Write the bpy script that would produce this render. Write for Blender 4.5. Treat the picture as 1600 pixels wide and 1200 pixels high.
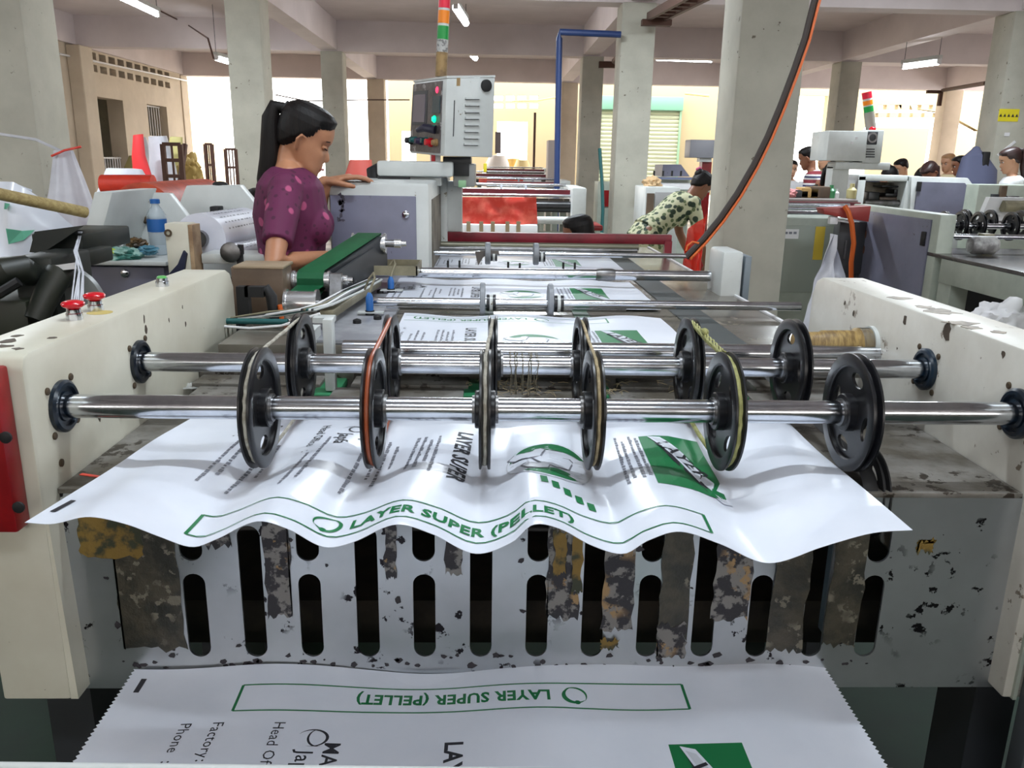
import bpy, bmesh, math, random
from mathutils import Vector, Matrix, Quaternion, noise as mnoise
random.seed(7)
PI = math.pi
sc = bpy.context.scene
for o in list(bpy.data.objects): bpy.data.objects.remove(o)

# ------------------------------------------------------------------ camera
F = 1280.0
CAM = Vector((0, 0, 1.42))
_a, _b = 767.0 - 800, 249.0 - 600
dY = Vector((_a / F, -_b / F, -1)).normalized()
_vx = 722.0
_vy = 600 + (_a * (_vx - 800) + F * F) / (-_b)
up = -(Vector(((_vx - 800) / F, -(_vy - 600) / F, -1)).normalized())
dX = dY.cross(up)
M3 = Matrix((dX, dY, up))
cam = bpy.data.cameras.new('camera')
camo = bpy.data.objects.new('camera', cam)
sc.collection.objects.link(camo)
cam.sensor_width = 36; cam.lens = F / 1600 * 36
cam.clip_start = 0.05; cam.clip_end = 300
camo.matrix_world = Matrix.Translation(CAM) @ M3.to_4x4()
sc.camera = camo

def ray(px, py): return M3 @ Vector(((px - 800) / F, -(py - 600) / F, -1))
def atY(px, py, Y):
    r = ray(px, py); return CAM + r * (Y / r.y)
def atZ(px, py, Z):
    r = ray(px, py); return CAM + r * ((Z - CAM.z) / r.z)
def atX(px, py, X):
    r = ray(px, py); return CAM + r * (X / r.x)

# ------------------------------------------------------------------ colour + world + lights
def s2l(c): return c / 12.92 if c <= .04045 else ((c + .055) / 1.055) ** 2.4
def rgb(r, g, b): return (s2l(r / 255), s2l(g / 255), s2l(b / 255), 1)

w = bpy.data.worlds.new('world'); sc.world = w; w.use_nodes = True
bg = w.node_tree.nodes['Background']
bg.inputs[0].default_value = (1.0, .965, .925, 1); bg.inputs[1].default_value = 5.6
sc.view_settings.view_transform = 'Standard'
sc.view_settings.look = 'None'
sc.view_settings.gamma = 1
sc.view_settings.use_curve_mapping = False
sc.view_settings.exposure = 0.25
C = sc.collection

def area(name, loc, sx, sy, power, col, rot=(0, 0, 0)):
    l = bpy.data.lights.new(name, 'AREA'); l.shape = 'RECTANGLE'; l.size = sx; l.size_y = sy
    l.energy = power; l.color = col
    o = bpy.data.objects.new(name, l); C.objects.link(o); o.location = loc; o.rotation_euler = rot
    return o
COOL = (.84, .93, 1.0)
for nm, loc, p in (('lamp_over_machine', (.1, 1.6, 3.42), 36), ('lamp_over_machine_back', (.1, -.7, 3.42), 22),
                   ('fill_lamp_left_bay', (-4.6, 2.0, 3.42), 80), ('fill_lamp_right_bay', (4.2, 1.5, 3.42), 80),
                   ('fill_lamp_mid_bay', (.1, 7.5, 3.42), 110), ('fill_lamp_left_mid_bay', (-4.6, 7.5, 3.42), 110), ('fill_lamp_right_mid_bay', (4.2, 7.5, 3.42), 110)):  # the bay lamps are unseen, added to brighten the hall
    area(nm, loc, 1.25, .12, p, COOL)

# ------------------------------------------------------------------ materials
_m = {}
def mat(name, col, rough=.5, metal=0., col2=None, scale=6, lo=.4, hi=.6, bump=0, col3=None, s3=20, t3=.62, mask3=3., emis=None, es=1, trans=0, alpha=1, spec=.5, detail=5, coat=0, sheen=0, stretch=None, sss=0):
    if name in _m: return _m[name]
    m = bpy.data.materials.new(name); m.use_nodes = True; _m[name] = m
    nt = m.node_tree; N = nt.nodes; L = nt.links
    p = N['Principled BSDF']
    p.inputs['Base Color'].default_value = col
    p.inputs['Roughness'].default_value = rough
    p.inputs['Metallic'].default_value = metal
    p.inputs['Specular IOR Level'].default_value = spec
    if coat: p.inputs['Coat Weight'].default_value = coat; p.inputs['Coat Roughness'].default_value = .15
    if trans: p.inputs['Transmission Weight'].default_value = trans
    if alpha < 1: p.inputs['Alpha'].default_value = alpha
    if emis: p.inputs['Emission Color'].default_value = emis; p.inputs['Emission Strength'].default_value = es
    tc = N.new('ShaderNodeTexCoord')
    src = tc.outputs['Object']
    if stretch:
        mp = N.new('ShaderNodeMapping'); mp.inputs['Scale'].default_value = stretch
        L.new(src, mp.inputs['Vector']); src = mp.outputs[0]
    def nz(s, d=detail):
        n = N.new('ShaderNodeTexNoise'); n.inputs['Scale'].default_value = s; n.inputs['Detail'].default_value = d
        n.inputs['Roughness'].default_value = .6
        L.new(src, n.inputs['Vector']); return n.outputs['Fac']
    def ramp(fac, a, b):
        r = N.new('ShaderNodeMapRange'); r.inputs['From Min'].default_value = a; r.inputs['From Max'].default_value = b
        L.new(fac, r.inputs['Value']); return r.outputs[0]
    cur = None
    if col2:
        mx = N.new('ShaderNodeMix'); mx.data_type = 'RGBA'
        mx.inputs['A'].default_value = col; mx.inputs['B'].default_value = col2
        L.new(ramp(nz(scale), lo, hi), mx.inputs['Factor']); cur = mx.outputs['Result']
        if col3:
            m3 = N.new('ShaderNodeMix'); m3.data_type = 'RGBA'; m3.inputs['B'].default_value = col3
            L.new(cur, m3.inputs['A'])
            mu = N.new('ShaderNodeMath'); mu.operation = 'MULTIPLY'
            L.new(ramp(nz(s3, 6), t3, t3 + .02), mu.inputs[0]); L.new(ramp(nz(mask3, 2), .48, .55), mu.inputs[1])
            L.new(mu.outputs[0], m3.inputs['Factor']); cur = m3.outputs['Result']
        L.new(cur, p.inputs['Base Color'])
    if bump:
        b = N.new('ShaderNodeBump'); b.inputs['Strength'].default_value = bump; b.inputs['Distance'].default_value = .01
        L.new(nz(scale * 3), b.inputs['Height']); L.new(b.outputs[0], p.inputs['Normal'])
    return m

CREAM = mat('cream_paint', rgb(205, 203, 188), .35, 0, rgb(188, 183, 166), 4, .35, .7, .05, rgb(92, 80, 62), 60, .70, 8)
CREAM2 = mat('worn_white_paint', rgb(205, 203, 195), .4, 0, rgb(182, 178, 168), 5, .35, .7, .05, rgb(110, 98, 84), 28, .62, 5)
PAINTG = mat('grey_green_paint', rgb(172, 180, 168), .45, 0, rgb(150, 157, 146), 5, .35, .7, .03)
CHROME = mat('polished_steel', (.70, .73, .78, 1), .17, 1, (.5, .52, .56, 1), 30, .3, .7)
STEELD = mat('dull_steel', (.28, .28, .29, 1), .38, 1, (.16, .155, .15, 1), 14, .35, .65, .1)
BLACK = mat('black_cast_iron', rgb(13, 13, 16), .34, 0, rgb(24, 24, 28), 20)
BLACKR = mat('black_rubber', rgb(18, 18, 20), .6)
NAVY = mat('dark_blue_enamel', rgb(22, 40, 56), .3, 0, rgb(14, 22, 32), 12)
RUST = mat('rusty_bolt', rgb(88, 74, 58), .6, .5)
RED = mat('red_paint', rgb(150, 16, 22), .35, 0, rgb(120, 12, 18), 6)
DRED = mat('dark_red_paint', rgb(120, 22, 38), .4, 0, rgb(98, 18, 30), 8)
PURP = mat('purple_grey_paint', rgb(118, 119, 138), .42, 0, rgb(102, 103, 120), 4, .3, .7, .02, rgb(70, 66, 72), 22, .66, 6)
DECK = mat('scuffed_steel_deck', rgb(134, 131, 126), .45, .3, rgb(88, 82, 72), 9, .38, .62, .15, rgb(54, 46, 38), 34, .56, 6)
PANEL = mat('scratched_grey_panel', rgb(196, 200, 204), .30, .85, rgb(170, 174, 178), 3, .35, .7, .05, rgb(44, 40, 44), 34, .6, 9)
SHEET = mat('white_woven_plastic', rgb(222, 226, 236), .32, 0, rgb(214, 219, 230), 8, .3, .7, .02, coat=.1)
GREENINK = mat('green_ink', rgb(20, 110, 62), .45)
BLACKINK = mat('black_ink', rgb(38, 38, 46), .5)
GREYINK = mat('grey_ink', rgb(120, 122, 132), .5)
LGREY = mat('light_grey_ink', rgb(196, 200, 208), .5)
CONC = mat('stained_concrete', rgb(184, 182, 169), .8, 0, rgb(162, 160, 148), 2.2, .35, .7, .05, rgb(100, 94, 82), 14, .66, 1.6)
CONCW = mat('warm_plaster', rgb(206, 192, 172), .8, 0, rgb(188, 174, 154), 1.5, .35, .7, .03)
CEILM = mat('ceiling_paint', rgb(220, 210, 210), .85, 0, rgb(206, 196, 196), 1.2, .35, .7)
FLOORM = mat('green_floor_paint', rgb(12, 40, 24), .75, 0, rgb(8, 26, 16), 3, .35, .65, .05)
FLOORC = mat('concrete_floor', rgb(200, 192, 180), .6, 0, rgb(92, 88, 80), 2, .35, .65)
WHITEP = mat('white_plastic', rgb(220, 220, 222), .4)
OFFW = mat('off_white_metal', rgb(200, 204, 202), .4, 0, rgb(184, 188, 186), 5, .35, .7, 0, rgb(120, 110, 90), 40, .68, 6)
BROWN = mat('brown_painted_box', rgb(112, 92, 74), .5, 0, rgb(92, 76, 62), 5)
GREENB = mat('green_belt_rubber', rgb(48, 126, 84), .35, 0, rgb(40, 110, 72), 10)
BLUEP = mat('blue_plastic', rgb(28, 92, 160), .4)
ORANGE = mat('orange_rubber', rgb(206, 96, 34), .45)
OCORD = mat('orange_brown_cord', rgb(150, 72, 38), .4)
WCORD = mat('grimy_white_cord', rgb(176, 172, 160), .7, 0, rgb(140, 134, 120), 60)
BCORD = mat('beige_cord', rgb(178, 160, 124), .7, 0, rgb(140, 124, 94), 60)
YCORD = mat('yellow_green_cord', rgb(172, 170, 112), .7, 0, rgb(140, 140, 84), 60)
KHAKI = mat('khaki_metal', rgb(142, 136, 112), .45, .2, rgb(118, 112, 92), 10)
REDPL = mat('red_plastic_sheet', rgb(214, 62, 48), .4, 0, rgb(232, 106, 88), 7, .45, .62)
REDBAG = mat('red_woven_roll', rgb(214, 58, 34), .5, 0, rgb(190, 44, 26), 6)
SACKW = mat('white_sack_plastic', rgb(206, 208, 216), .45, 0, rgb(186, 188, 198), 6, .3, .7, .3)
WOOD = mat('pale_wood', rgb(176, 158, 108), .6, 0, rgb(150, 130, 84), 12, stretch=(1, 8, 8))
SHUT = mat('pale_green_shutter', rgb(196, 204, 176), .5)
TEAL = mat('teal_paint', rgb(24, 84, 84), .4)
YELL = mat('yellow_plastic', rgb(222, 206, 40), .5)
SKIN = mat('brown_skin', rgb(176, 124, 92), .5, 0, rgb(164, 112, 82), 8)
HAIR = mat('black_hair', rgb(10, 7, 7), .5, 0, rgb(20, 14, 13), 60, stretch=(1, 1, .12), spec=.25, bump=.25)
PBLOUSE = mat('purple_patterned_cloth', rgb(96, 24, 70), .75, 0, rgb(120, 40, 88), 26, .48, .56, .2)
PINK = mat('pink_flower_print', rgb(206, 104, 140), .75)
BLUEPIPE = mat('blue_pipe_paint', rgb(34, 58, 108), .4)
DARKBOX = mat('dark_grey_metal', rgb(54, 56, 60), .45)
IRON = mat('rusty_iron', rgb(84, 58, 48), .6, .4)

# ------------------------------------------------------------------ mesh builder
class G:
    def __init__(s): s.bm = bmesh.new()
    def box(s, a, b, bev=0, seg=2):
        lo = [min(a[i], b[i]) for i in range(3)]; hi = [max(a[i], b[i]) for i in range(3)]
        return s.hexa([(lo[0], lo[1], lo[2]), (hi[0], lo[1], lo[2]), (hi[0], hi[1], lo[2]), (lo[0], hi[1], lo[2]),
                       (lo[0], lo[1], hi[2]), (hi[0], lo[1], hi[2]), (hi[0], hi[1], hi[2]), (lo[0], hi[1], hi[2])], bev, seg)
    def hexa(s, p, bev=0, seg=2):
        t = bmesh.new(); v = [t.verts.new(q) for q in p]
        for f in ((3, 2, 1, 0), (4, 5, 6, 7), (0, 1, 5, 4), (1, 2, 6, 5), (2, 3, 7, 6), (3, 0, 4, 7)):
            t.faces.new([v[i] for i in f])
        bmesh.ops.recalc_face_normals(t, faces=t.faces)
        if bev: bmesh.ops.bevel(t, geom=list(t.edges), offset=bev, segments=seg, affect='EDGES', profile=.5)
        s.add(t); return s
    def add(s, t):
        me = bpy.data.meshes.new('t'); t.to_mesh(me); t.free(); s.bm.from_mesh(me); bpy.data.meshes.remove(me)
    def addmesh(s, me, mtx=None):
        t = bmesh.new(); t.from_mesh(me)
        if mtx: t.transform(mtx)
        s.add(t); return s
    def prism(s, poly, axis, a, b, bev=0):
        # poly of 2D points in the two other axes; extruded along axis from a to b
        def mk(p, h):
            return {'x': (h, p[0], p[1]), 'y': (p[0], h, p[1]), 'z': (p[0], p[1], h)}[axis]
        t = bmesh.new()
        v0 = [t.verts.new(mk(p, a)) for p in poly]; v1 = [t.verts.new(mk(p, b)) for p in poly]
        n = len(poly); t.faces.new(v0); t.faces.new(v1[::-1])
        for i in range(n): t.faces.new((v0[i], v1[i], v1[(i + 1) % n], v0[(i + 1) % n]))
        bmesh.ops.recalc_face_normals(t, faces=t.faces)
        if bev: bmesh.ops.bevel(t, geom=list(t.edges), offset=bev, segments=2, affect='EDGES', profile=.5)
        s.add(t); return s
    def tube(s, pts, rad, seg=12, closed=False, side=None, cap=True, rnd=False):
        pts = [Vector(p) for p in pts]; n = len(pts)
        if not isinstance(rad, (list, tuple)): rad = [rad] * n
        rad = [(r, r) if not isinstance(r, (list, tuple)) else r for r in rad]
        if rnd:
            d0 = (pts[0] - pts[1]).normalized(); d1 = (pts[-1] - pts[-2]).normalized()
            r0, r1 = rad[0], rad[-1]
            pre, pr, post, por = [], [], [], []
            for k in (1.0, .8, .45):
                c = math.sqrt(max(0, 1 - k * k)); c = max(c, .12)
                pre.append(pts[0] + d0 * min(r0) * k); pr.append((r0[0] * c, r0[1] * c))
            for k in (.45, .8, 1.0):
                c = math.sqrt(max(0, 1 - k * k)); c = max(c, .12)
                post.append(pts[-1] + d1 * min(r1) * k); por.append((r1[0] * c, r1[1] * c))
            pts = pre + pts + post; rad = pr + list(rad) + por; n = len(pts)
        t = bmesh.new(); rings = []
        ref = Vector(side) if side else None
        prev = None
        for i in range(n):
            if closed: d = pts[(i + 1) % n] - pts[i - 1]
            else: d = pts[min(i + 1, n - 1)] - pts[max(i - 1, 0)]
            if d.length < 1e-9: d = Vector((0, 0, 1))
            d.normalize()
            if ref is not None: u = ref - d * ref.dot(d)
            elif prev is None:
                u = Vector((0, 0, 1)) if abs(d.z) < .9 else Vector((1, 0, 0)); u = u - d * u.dot(d)
            else: u = prev - d * prev.dot(d)
            if u.length < 1e-6: u = d.orthogonal()
            u.normalize(); prev = u; v = d.cross(u)
            rings.append([t.verts.new(pts[i] + u * (math.cos(2 * PI * k / seg) * rad[i][0]) + v * (math.sin(2 * PI * k / seg) * rad[i][1])) for k in range(seg)])
        m = n if closed else n - 1
        for i in range(m):
            A, B = rings[i], rings[(i + 1) % n]
            for k in range(seg): t.faces.new((A[k], A[(k + 1) % seg], B[(k + 1) % seg], B[k]))
        if not closed and cap: t.faces.new(rings[0][::-1]); t.faces.new(rings[-1])
        bmesh.ops.recalc_face_normals(t, faces=t.faces)
        s.add(t); return s
    def cyl(s, a, b, r, seg=24): return s.tube([a, b], r, seg)
    def lathe(s, prof, org, ax=(0, 0, 1), seg=32, closed=False):
        ax = Vector(ax).normalized(); u = ax.orthogonal().normalized(); v = ax.cross(u); org = Vector(org)
        t = bmesh.new(); R = []
        for h, r in prof:
            R.append([t.verts.new(org + ax * h + (u * math.cos(2 * PI * k / seg) + v * math.sin(2 * PI * k / seg)) * max(r, 1e-4)) for k in range(seg)])
        n = len(prof)
        for i in range(n if closed else n - 1):
            A, B = R[i], R[(i + 1) % n]
            for k in range(seg): t.faces.new((A[k], A[(k + 1) % seg], B[(k + 1) % seg], B[k]))
        if not closed: t.faces.new(R[0][::-1]); t.faces.new(R[-1])
        bmesh.ops.recalc_face_normals(t, faces=t.faces)
        s.add(t); return s
    def ball(s, c, r, seg=16, rings=10):
        if not isinstance(r, (list, tuple)): r = (r, r, r)
        t = bmesh.new(); bmesh.ops.create_uvsphere(t, u_segments=seg, v_segments=rings, radius=1)
        t.transform(Matrix.Translation(Vector(c)) @ Matrix.Diagonal((r[0], r[1], r[2], 1)))
        s.add(t); return s
    def grid(s, fn, nu, nv, thick=0):
        t = bmesh.new()
        V = [[t.verts.new(fn(i / nu, j / nv)) for j in range(nv + 1)] for i in range(nu + 1)]
        for i in range(nu):
            for j in range(nv): t.faces.new((V[i][j], V[i + 1][j], V[i + 1][j + 1], V[i][j + 1]))
        if thick:
            t.normal_update()
            bmesh.ops.solidify(t, geom=list(t.faces), thickness=thick)
        s.add(t); return s

def ob(name, g, m, parent=None, smooth=True, local=False, ang=35, org=None, kind=None):
    me = bpy.data.meshes.new(name)
    if isinstance(g, G): g.bm.normal_update(); bm = g.bm
    else: bm = g
    if not local:
        if parent is not None: o0 = wloc(parent)
        elif org is not None: o0 = Vector(org)
        else:
            xs = [v.co for v in bm.verts]
            o0 = Vector(((min(v.x for v in xs) + max(v.x for v in xs)) / 2, (min(v.y for v in xs) + max(v.y for v in xs)) / 2, min(v.z for v in xs)))
        bmesh.ops.translate(bm, verts=bm.verts, vec=-o0)
    bm.to_mesh(me); bm.free()
    if isinstance(m, (list, tuple)):
        for q in m: me.materials.append(q)
    else: me.materials.append(m)
    if smooth:
        me.shade_smooth(); me.set_sharp_from_angle(angle=math.radians(ang))
    o = bpy.data.objects.new(name, me); C.objects.link(o)
    if parent is not None: o.parent = parent
    elif not local: o.location = o0
    if kind: o['kind'] = kind
    return o
def wloc(o):
    v = Vector(o.location)
    while o.parent: o = o.parent; v = v + o.location
    return v
def tag(o, label, cat, group=None):
    o['label'] = label; o['category'] = cat
    if group: o['group'] = group
    return o
def thing(name, label, cat, loc=(0, 0, 0), rz=0, group=None):
    o = bpy.data.objects.new(name, None); C.objects.link(o); o.location = loc; o.rotation_euler = (0, 0, rz)
    o.empty_display_size = .1
    return tag(o, label, cat, group)
def struct(name, g, m, smooth=False, parent=None):
    o = ob(name, g, m, parent, smooth)
    if parent is None: o['kind'] = 'structure'
    return o
def kids(o): return [c for c in bpy.data.objects if c.parent == o]
def dup(o, parent=None):
    c = o.copy(); C.objects.link(c); c.parent = parent
    for ch in kids(o): dup(ch, c)
    return c
def curve_mesh(build):
    cu = bpy.data.curves.new('c', 'CURVE'); cu.dimensions = '2D'; cu.fill_mode = 'BOTH'
    build(cu)
    o = bpy.data.objects.new('c', cu); C.objects.link(o)
    dg = bpy.context.evaluated_depsgraph_get(); me = bpy.data.meshes.new_from_object(o.evaluated_get(dg))
    bpy.data.objects.remove(o); bpy.data.curves.remove(cu); return me
def spl(cu, pts):
    sp = cu.splines.new('POLY'); sp.points.add(len(pts) - 1)
    for i, p in enumerate(pts): sp.points[i].co = (p[0], p[1], 0, 1)
    sp.use_cyclic_u = True
def slot(cx, z0, z1, r, n=10):
    pts = [(cx + r * math.cos(PI * k / n), z1 - r + r * math.sin(PI * k / n)) for k in range(n + 1)]
    pts += [(cx - r * math.cos(PI * k / n), z0 + r - r * math.sin(PI * k / n)) for k in range(n + 1)]
    return pts
def plate(outline, holes, th):
    def b(cu):
        cu.extrude = th / 2; spl(cu, outline)
        for h in holes: spl(cu, h[::-1])
    return curve_mesh(b)
def bpx(g, x0, y0, x1, y1, Y, dep, bev=0):
    """box whose front face, at distance Y, spans the two given sight lines"""
    a = atY(x0, y1, Y); b = atY(x1, y0, Y)
    return g.box((a.x, Y, a.z), (b.x, Y + dep, b.z), bev)
# ================================================================== SETTING
ZC, ZB, ZL = 3.6, 3.12, 0.0
XW, XE, YN, YS = -7.25, 15.0, 24.4, -5.0
struct('floor', G().box((XW - .3, YS, -.1), (XE, 2.4, 0)), FLOORM)
struct('floor_hall', G().box((XW - .3, 2.4, -.1), (XE, YN + .3, 0)), FLOORC)

struct('ceiling', G().box((XW - .3, YS, ZC), (XE, 21.8, ZC + .15)), CEILM)
ROWS = [(-4.2 + .6 - 1.2 + 5.0 - 0.0, 0)]  # placeholder
RY = {'A': 5.2, 'B': 9.8, 'C': 14.7, 'D': 19.6}
n_t = 0
def column(x, y, label, w=.4, d=.4, m=CONC, h=ZB):
    o = ob('column', G().box((x, y, 0), (x + w, y + d, h), .012), m)
    return tag(o, label, 'column', 'concrete columns of the hall')
column(-3.12, 5.2, 'stained concrete column at the far left behind the sack with a tied neck')
column(1.47, 5.2, 'near concrete column right of the cutting table, black and orange cable in front')
column(-7.15 + .0, 5.2, 'concrete column by the left wall, hidden behind the nearest left column')
column(-2.93, 9.8, 'concrete column directly behind the woman in purple', .38)
column(1.44, 9.8, 'concrete column where the blue pipe ends, left of the bending woman', .38)
column(5.86, 9.8, 'concrete column with a yellow warning sticker at the right edge', .4)
column(-2.86, 14.7, 'second concrete column behind the woman, right of her face', .36)
column(1.53, 14.7, 'concrete column between the blue pipe and the pipe column', .36)
column(5.93, 14.7, 'concrete column behind the striped shirt man and control box', .36)
column(-2.8, 19.6, 'farthest concrete column left of the hanging control box', .38, m=CONCW)
column(1.58, 19.6, 'farthest concrete column beside the blue pipe', .38, m=CONCW)
column(10.42, 19.6, 'far concrete column right of the bright window openings', .4, m=CONCW)
column(10.3, 14.7, 'concrete column beyond the yellow stickered column at far right', .4)
# sticker and scrap on the right column
t = thing('warning_sticker', 'yellow warning sticker with black signs on the right column', 'sticker', (6.05, 9.78, 2.1))
a = atY(1562, 170, 9.795); b = atY(1590, 190, 9.795)
ob('sticker_sheet', G().box((a.x, 9.793, b.z), (b.x, 9.8, a.z)), YELL, t)
g = G()
for i in range(5):
    cx = a.x + (b.x - a.x) * (i + .5) / 5; zz = b.z + .05
    g.prism([(cx - .016, zz), (cx + .016, zz), (cx, zz + .034)], 'y', 9.789, 9.793)
ob('triangle_signs', g, BLACKINK, t)
a = atY(1574, 210, 9.79)
tag(ob('paper_scrap', G().box((a.x - .03, 9.792, a.z - .02), (a.x + .03, 9.8, a.z + .02)), WHITEP), 'small white paper scrap below the yellow sticker', 'paper')
a = atY(1573, 232, 9.79)
g = G(); g.hexa([(a.x - .1, 9.79, a.z - .07), (a.x - .08, 9.79, a.z - .09), (a.x - .08, 9.8, a.z - .09), (a.x - .1, 9.8, a.z - .07), (a.x + .08, 9.79, a.z + .09), (a.x + .1, 9.79, a.z + .07), (a.x + .1, 9.8, a.z + .07), (a.x + .08, 9.8, a.z + .09)])
tag(ob('paper_strip', g, WHITEP), 'slanting white paper strip taped to the right column', 'paper')

# beams: across (x) on each row and along (y) on each column line
i = 0
for y in (0.6, 5.2, 9.8, 14.7, 19.6):
    i += 1; struct('trim_%d' % i, G().box((XW, y + .04, ZB), (XE, y + .34, ZC)), CEILM)
for x in (-7.2, -2.9, 1.5, 5.9, 10.35):
    for y0, y1 in ((-5, .64), (.94, 5.24), (5.54, 9.84), (10.14, 14.74), (15.04, 19.64)):
        i += 1; struct('trim_%d' % i, G().box((x + .04, y0, ZB + .02), (x + .32, y1, ZC)), CEILM)

# left wall between rows: solid, with two rows of vent holes and two openings
def wall_x(name, X, T, y0, y1, z0, z1, holes, m):
    def b(cu):
        cu.extrude = T / 2; spl(cu, [(y0, z0), (y1, z0), (y1, z1), (y0, z1)])
        for (a0, c0, a1, c1) in holes: spl(cu, [(a0, c0), (a0, c1), (a1, c1), (a1, c0)])
    me = curve_mesh(b)
    g = G(); g.addmesh(me, Matrix(((0, 0, 1, X - T / 2), (1, 0, 0, 0), (0, 1, 0, 0), (0, 0, 0, 1))))
    return struct(name, g, m)
def wall_y(name, Y, T, x0, x1, z0, z1, holes, m):
    def b(cu):
        cu.extrude = T / 2; spl(cu, [(x0, z0), (x1, z0), (x1, z1), (x0, z1)])
        for (a0, c0, a1, c1) in holes: spl(cu, [(a0, c0), (a0, c1), (a1, c1), (a1, c0)])
    me = curve_mesh(b)
    g = G(); g.addmesh(me, Matrix(((1, 0, 0, 0), (0, 0, -1, Y + T / 2), (0, 1, 0, 0), (0, 0, 0, 1))))
    return struct(name, g, m)
XL = -6.95
wall_y('wall_front', YS, .2, XW - .3, XE, 0, ZC, [(-6.5, 1.9, -3.3, 3.0), (-2.5, 2.3, 1.2, 3.0), (2.0, 1.9, 5.6, 3.0), (6.3, 1.9, 10, 3.0)], CONC)  # unseen wall; its high window openings are added for soft frontal light
def LX(px, py): q = atX(px, py, XL); return q.y, q.z
vh = []
for r, (pa, pb) in enumerate((((139, 88), (257, 116)), ((141, 107), (258, 132)))):
    for k in range(10):
        f = k / 9.0
        f2 = f
        ya, za = LX(*pa); yb, zb = LX(*pb)
        y = ya + (yb - ya) * f; z = (za + zb) / 2
        vh.append((y, z - .05, y + .27, z + .07))
d1 = (LX(157, 200)[0], .25, LX(196, 200)[0], LX(160, 152)[1])
d2 = (LX(233, 200)[0], .25, LX(263, 200)[0], LX(235, 163)[1])
print('vents', vh[0], vh[9], d1, d2)
wall_x('wall_left', XL, .3, 14.75, 20.0, 0, ZC, vh + [d1, d2], CONCW)
wall_x('wall_left_near', XL, .3, -5, 14.7, 0, ZC, [], CONCW)
struct('trim_90', G().box((XL, 14.5, 0), (XL + .23, 14.95, ZB), .02), CONCW)
struct('trim_91', G().box((XL, 19.6, 0), (XL + .02, 20.0, ZB), .02), CONCW)
# dark store room behind the left wall openings
struct('wall_store', G().box((-9.6, 14.0, 0), (-9.5, 20.4, 3.6)), CONC)
struct('wall_store_side', G().box((-9.6, 20.3, 0), (-7.3, 20.4, 3.6)), CONC)
struct('wall_store_end', G().box((-9.6, 14.0, 0), (-7.3, 14.1, 3.6)), CONC)
struct('trim_92', G().box((-9.6, 14.0, 3.6), (-7.2, 20.4, 3.7)), CONC)
# grilles in the two openings
def grille(d, z0, z1, lab, n=8):
    t = thing('window_grille', lab, 'grille', (XL - .15, (d[0] + d[2]) / 2, z0))
    for k in range(n):
        y = d[0] + (d[2] - d[0]) * (k + .5) / n
        ob('bar', G().cyl((XL - .15, y, z0), (XL - .15, y, z1), .012, 6), WHITEP, t)
    for z in (z0 + .02, z1 - .02):
        ob('rail', G().cyl((XL - .15, d[0], z), (XL - .15, d[2], z), .014, 6), WHITEP, t)
grille(d1, .3, 1.35, 'white barred grille at the foot of the first left opening', 10)
grille(d2, 1.75, d2[3], 'white barred grille high in the second left opening', 8)

# far wall with daylight openings
Yn = YN
def NX(px, py): q = atY(px, py, Yn); return q.x, q.z
def rect(x0, y0, x1, y1):
    a = NX(x0, y1); b = NX(x1, y0); return (a[0], max(a[1], .02), b[0], b[1])
holes = []
for k in range(4):
    for (ya, yb) in ((149, 157), (161, 169)):
        holes.append(rect(772 + k * 18.5, ya, 786 + k * 18.5, yb))
for k in range(6):
    for (ya, yb) in ((164, 171), (176, 183)):
        holes.append(rect(1372 + k * 18, ya, 1386 + k * 18, yb))
holes += [rect(776, 190, 825, 272), rect(1352, 201, 1452, 300), rect(1232, 150, 1294, 300), rect(1466, 205, 1530, 300)]
holes.append(rect(628, 205, 650, 290))
wall_y('wall_back', Yn, .25, -2.9, 14.4, 0, ZC, holes, mat('bright_cream_plaster', rgb(190, 174, 140), .85))
# bright yard: left bay beyond row D stands open
struct('wall_yard', G().box((-14, 30, 0), (-9.3, 30.2, 4.2)), mat('sunlit_yard_wall', rgb(236, 220, 190), .8))
struct('floor_yard', G().box((-40, 24.7, -.12), (40, 60, -.02)), mat('sunlit_yard_ground', rgb(226, 216, 200), .8))
struct('floor_side_yard', G().box((-40, 8, -.12), (-7.3, 24.7, -.02)), _m['sunlit_yard_ground'])
struct('wall_right', G().box((XE, YS, 0), (XE + .2, 12, ZC)), CONCW)
# roller shutter on the far wall
t = thing('roller_shutter', 'closed pale green roller shutter with teal top box on the far wall', 'shutter', (4.6, Yn - .15, 0))
a = NX(938, 172); b = NX(1060, 172)
zt = a[1]; nsl = 26
for k in range(nsl):
    z0 = .0 + (zt) * k / nsl; z1 = z0 + zt / nsl * .86
    ob('slat', G().prism([(Yn - .17, z0), (Yn - .145, (z0 + z1) / 2 - .02), (Yn - .145, (z0 + z1) / 2 + .02), (Yn - .17, z1), (Yn - .185, (z0 + z1) / 2)], 'x', a[0], b[0]), SHUT, t, smooth=False)
ob('backing', G().box((a[0], Yn - .145, 0), (b[0], Yn - .13, zt)), SHUT, t)
zb = NX(1000, 152)[1]
ob('shutter_box', G().box((a[0] - .05, Yn - .4, zt), (b[0] + .05, Yn - .13, zb), .02), mat('teal_box', rgb(120, 172, 150), .5), t)
for x in (a[0] - .06, b[0]):
    ob('guide_rail', G().box((x, Yn - .22, 0), (x + .06, Yn - .13, zt)), mat('pale_teal', rgb(150, 190, 160), .5), t)

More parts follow.
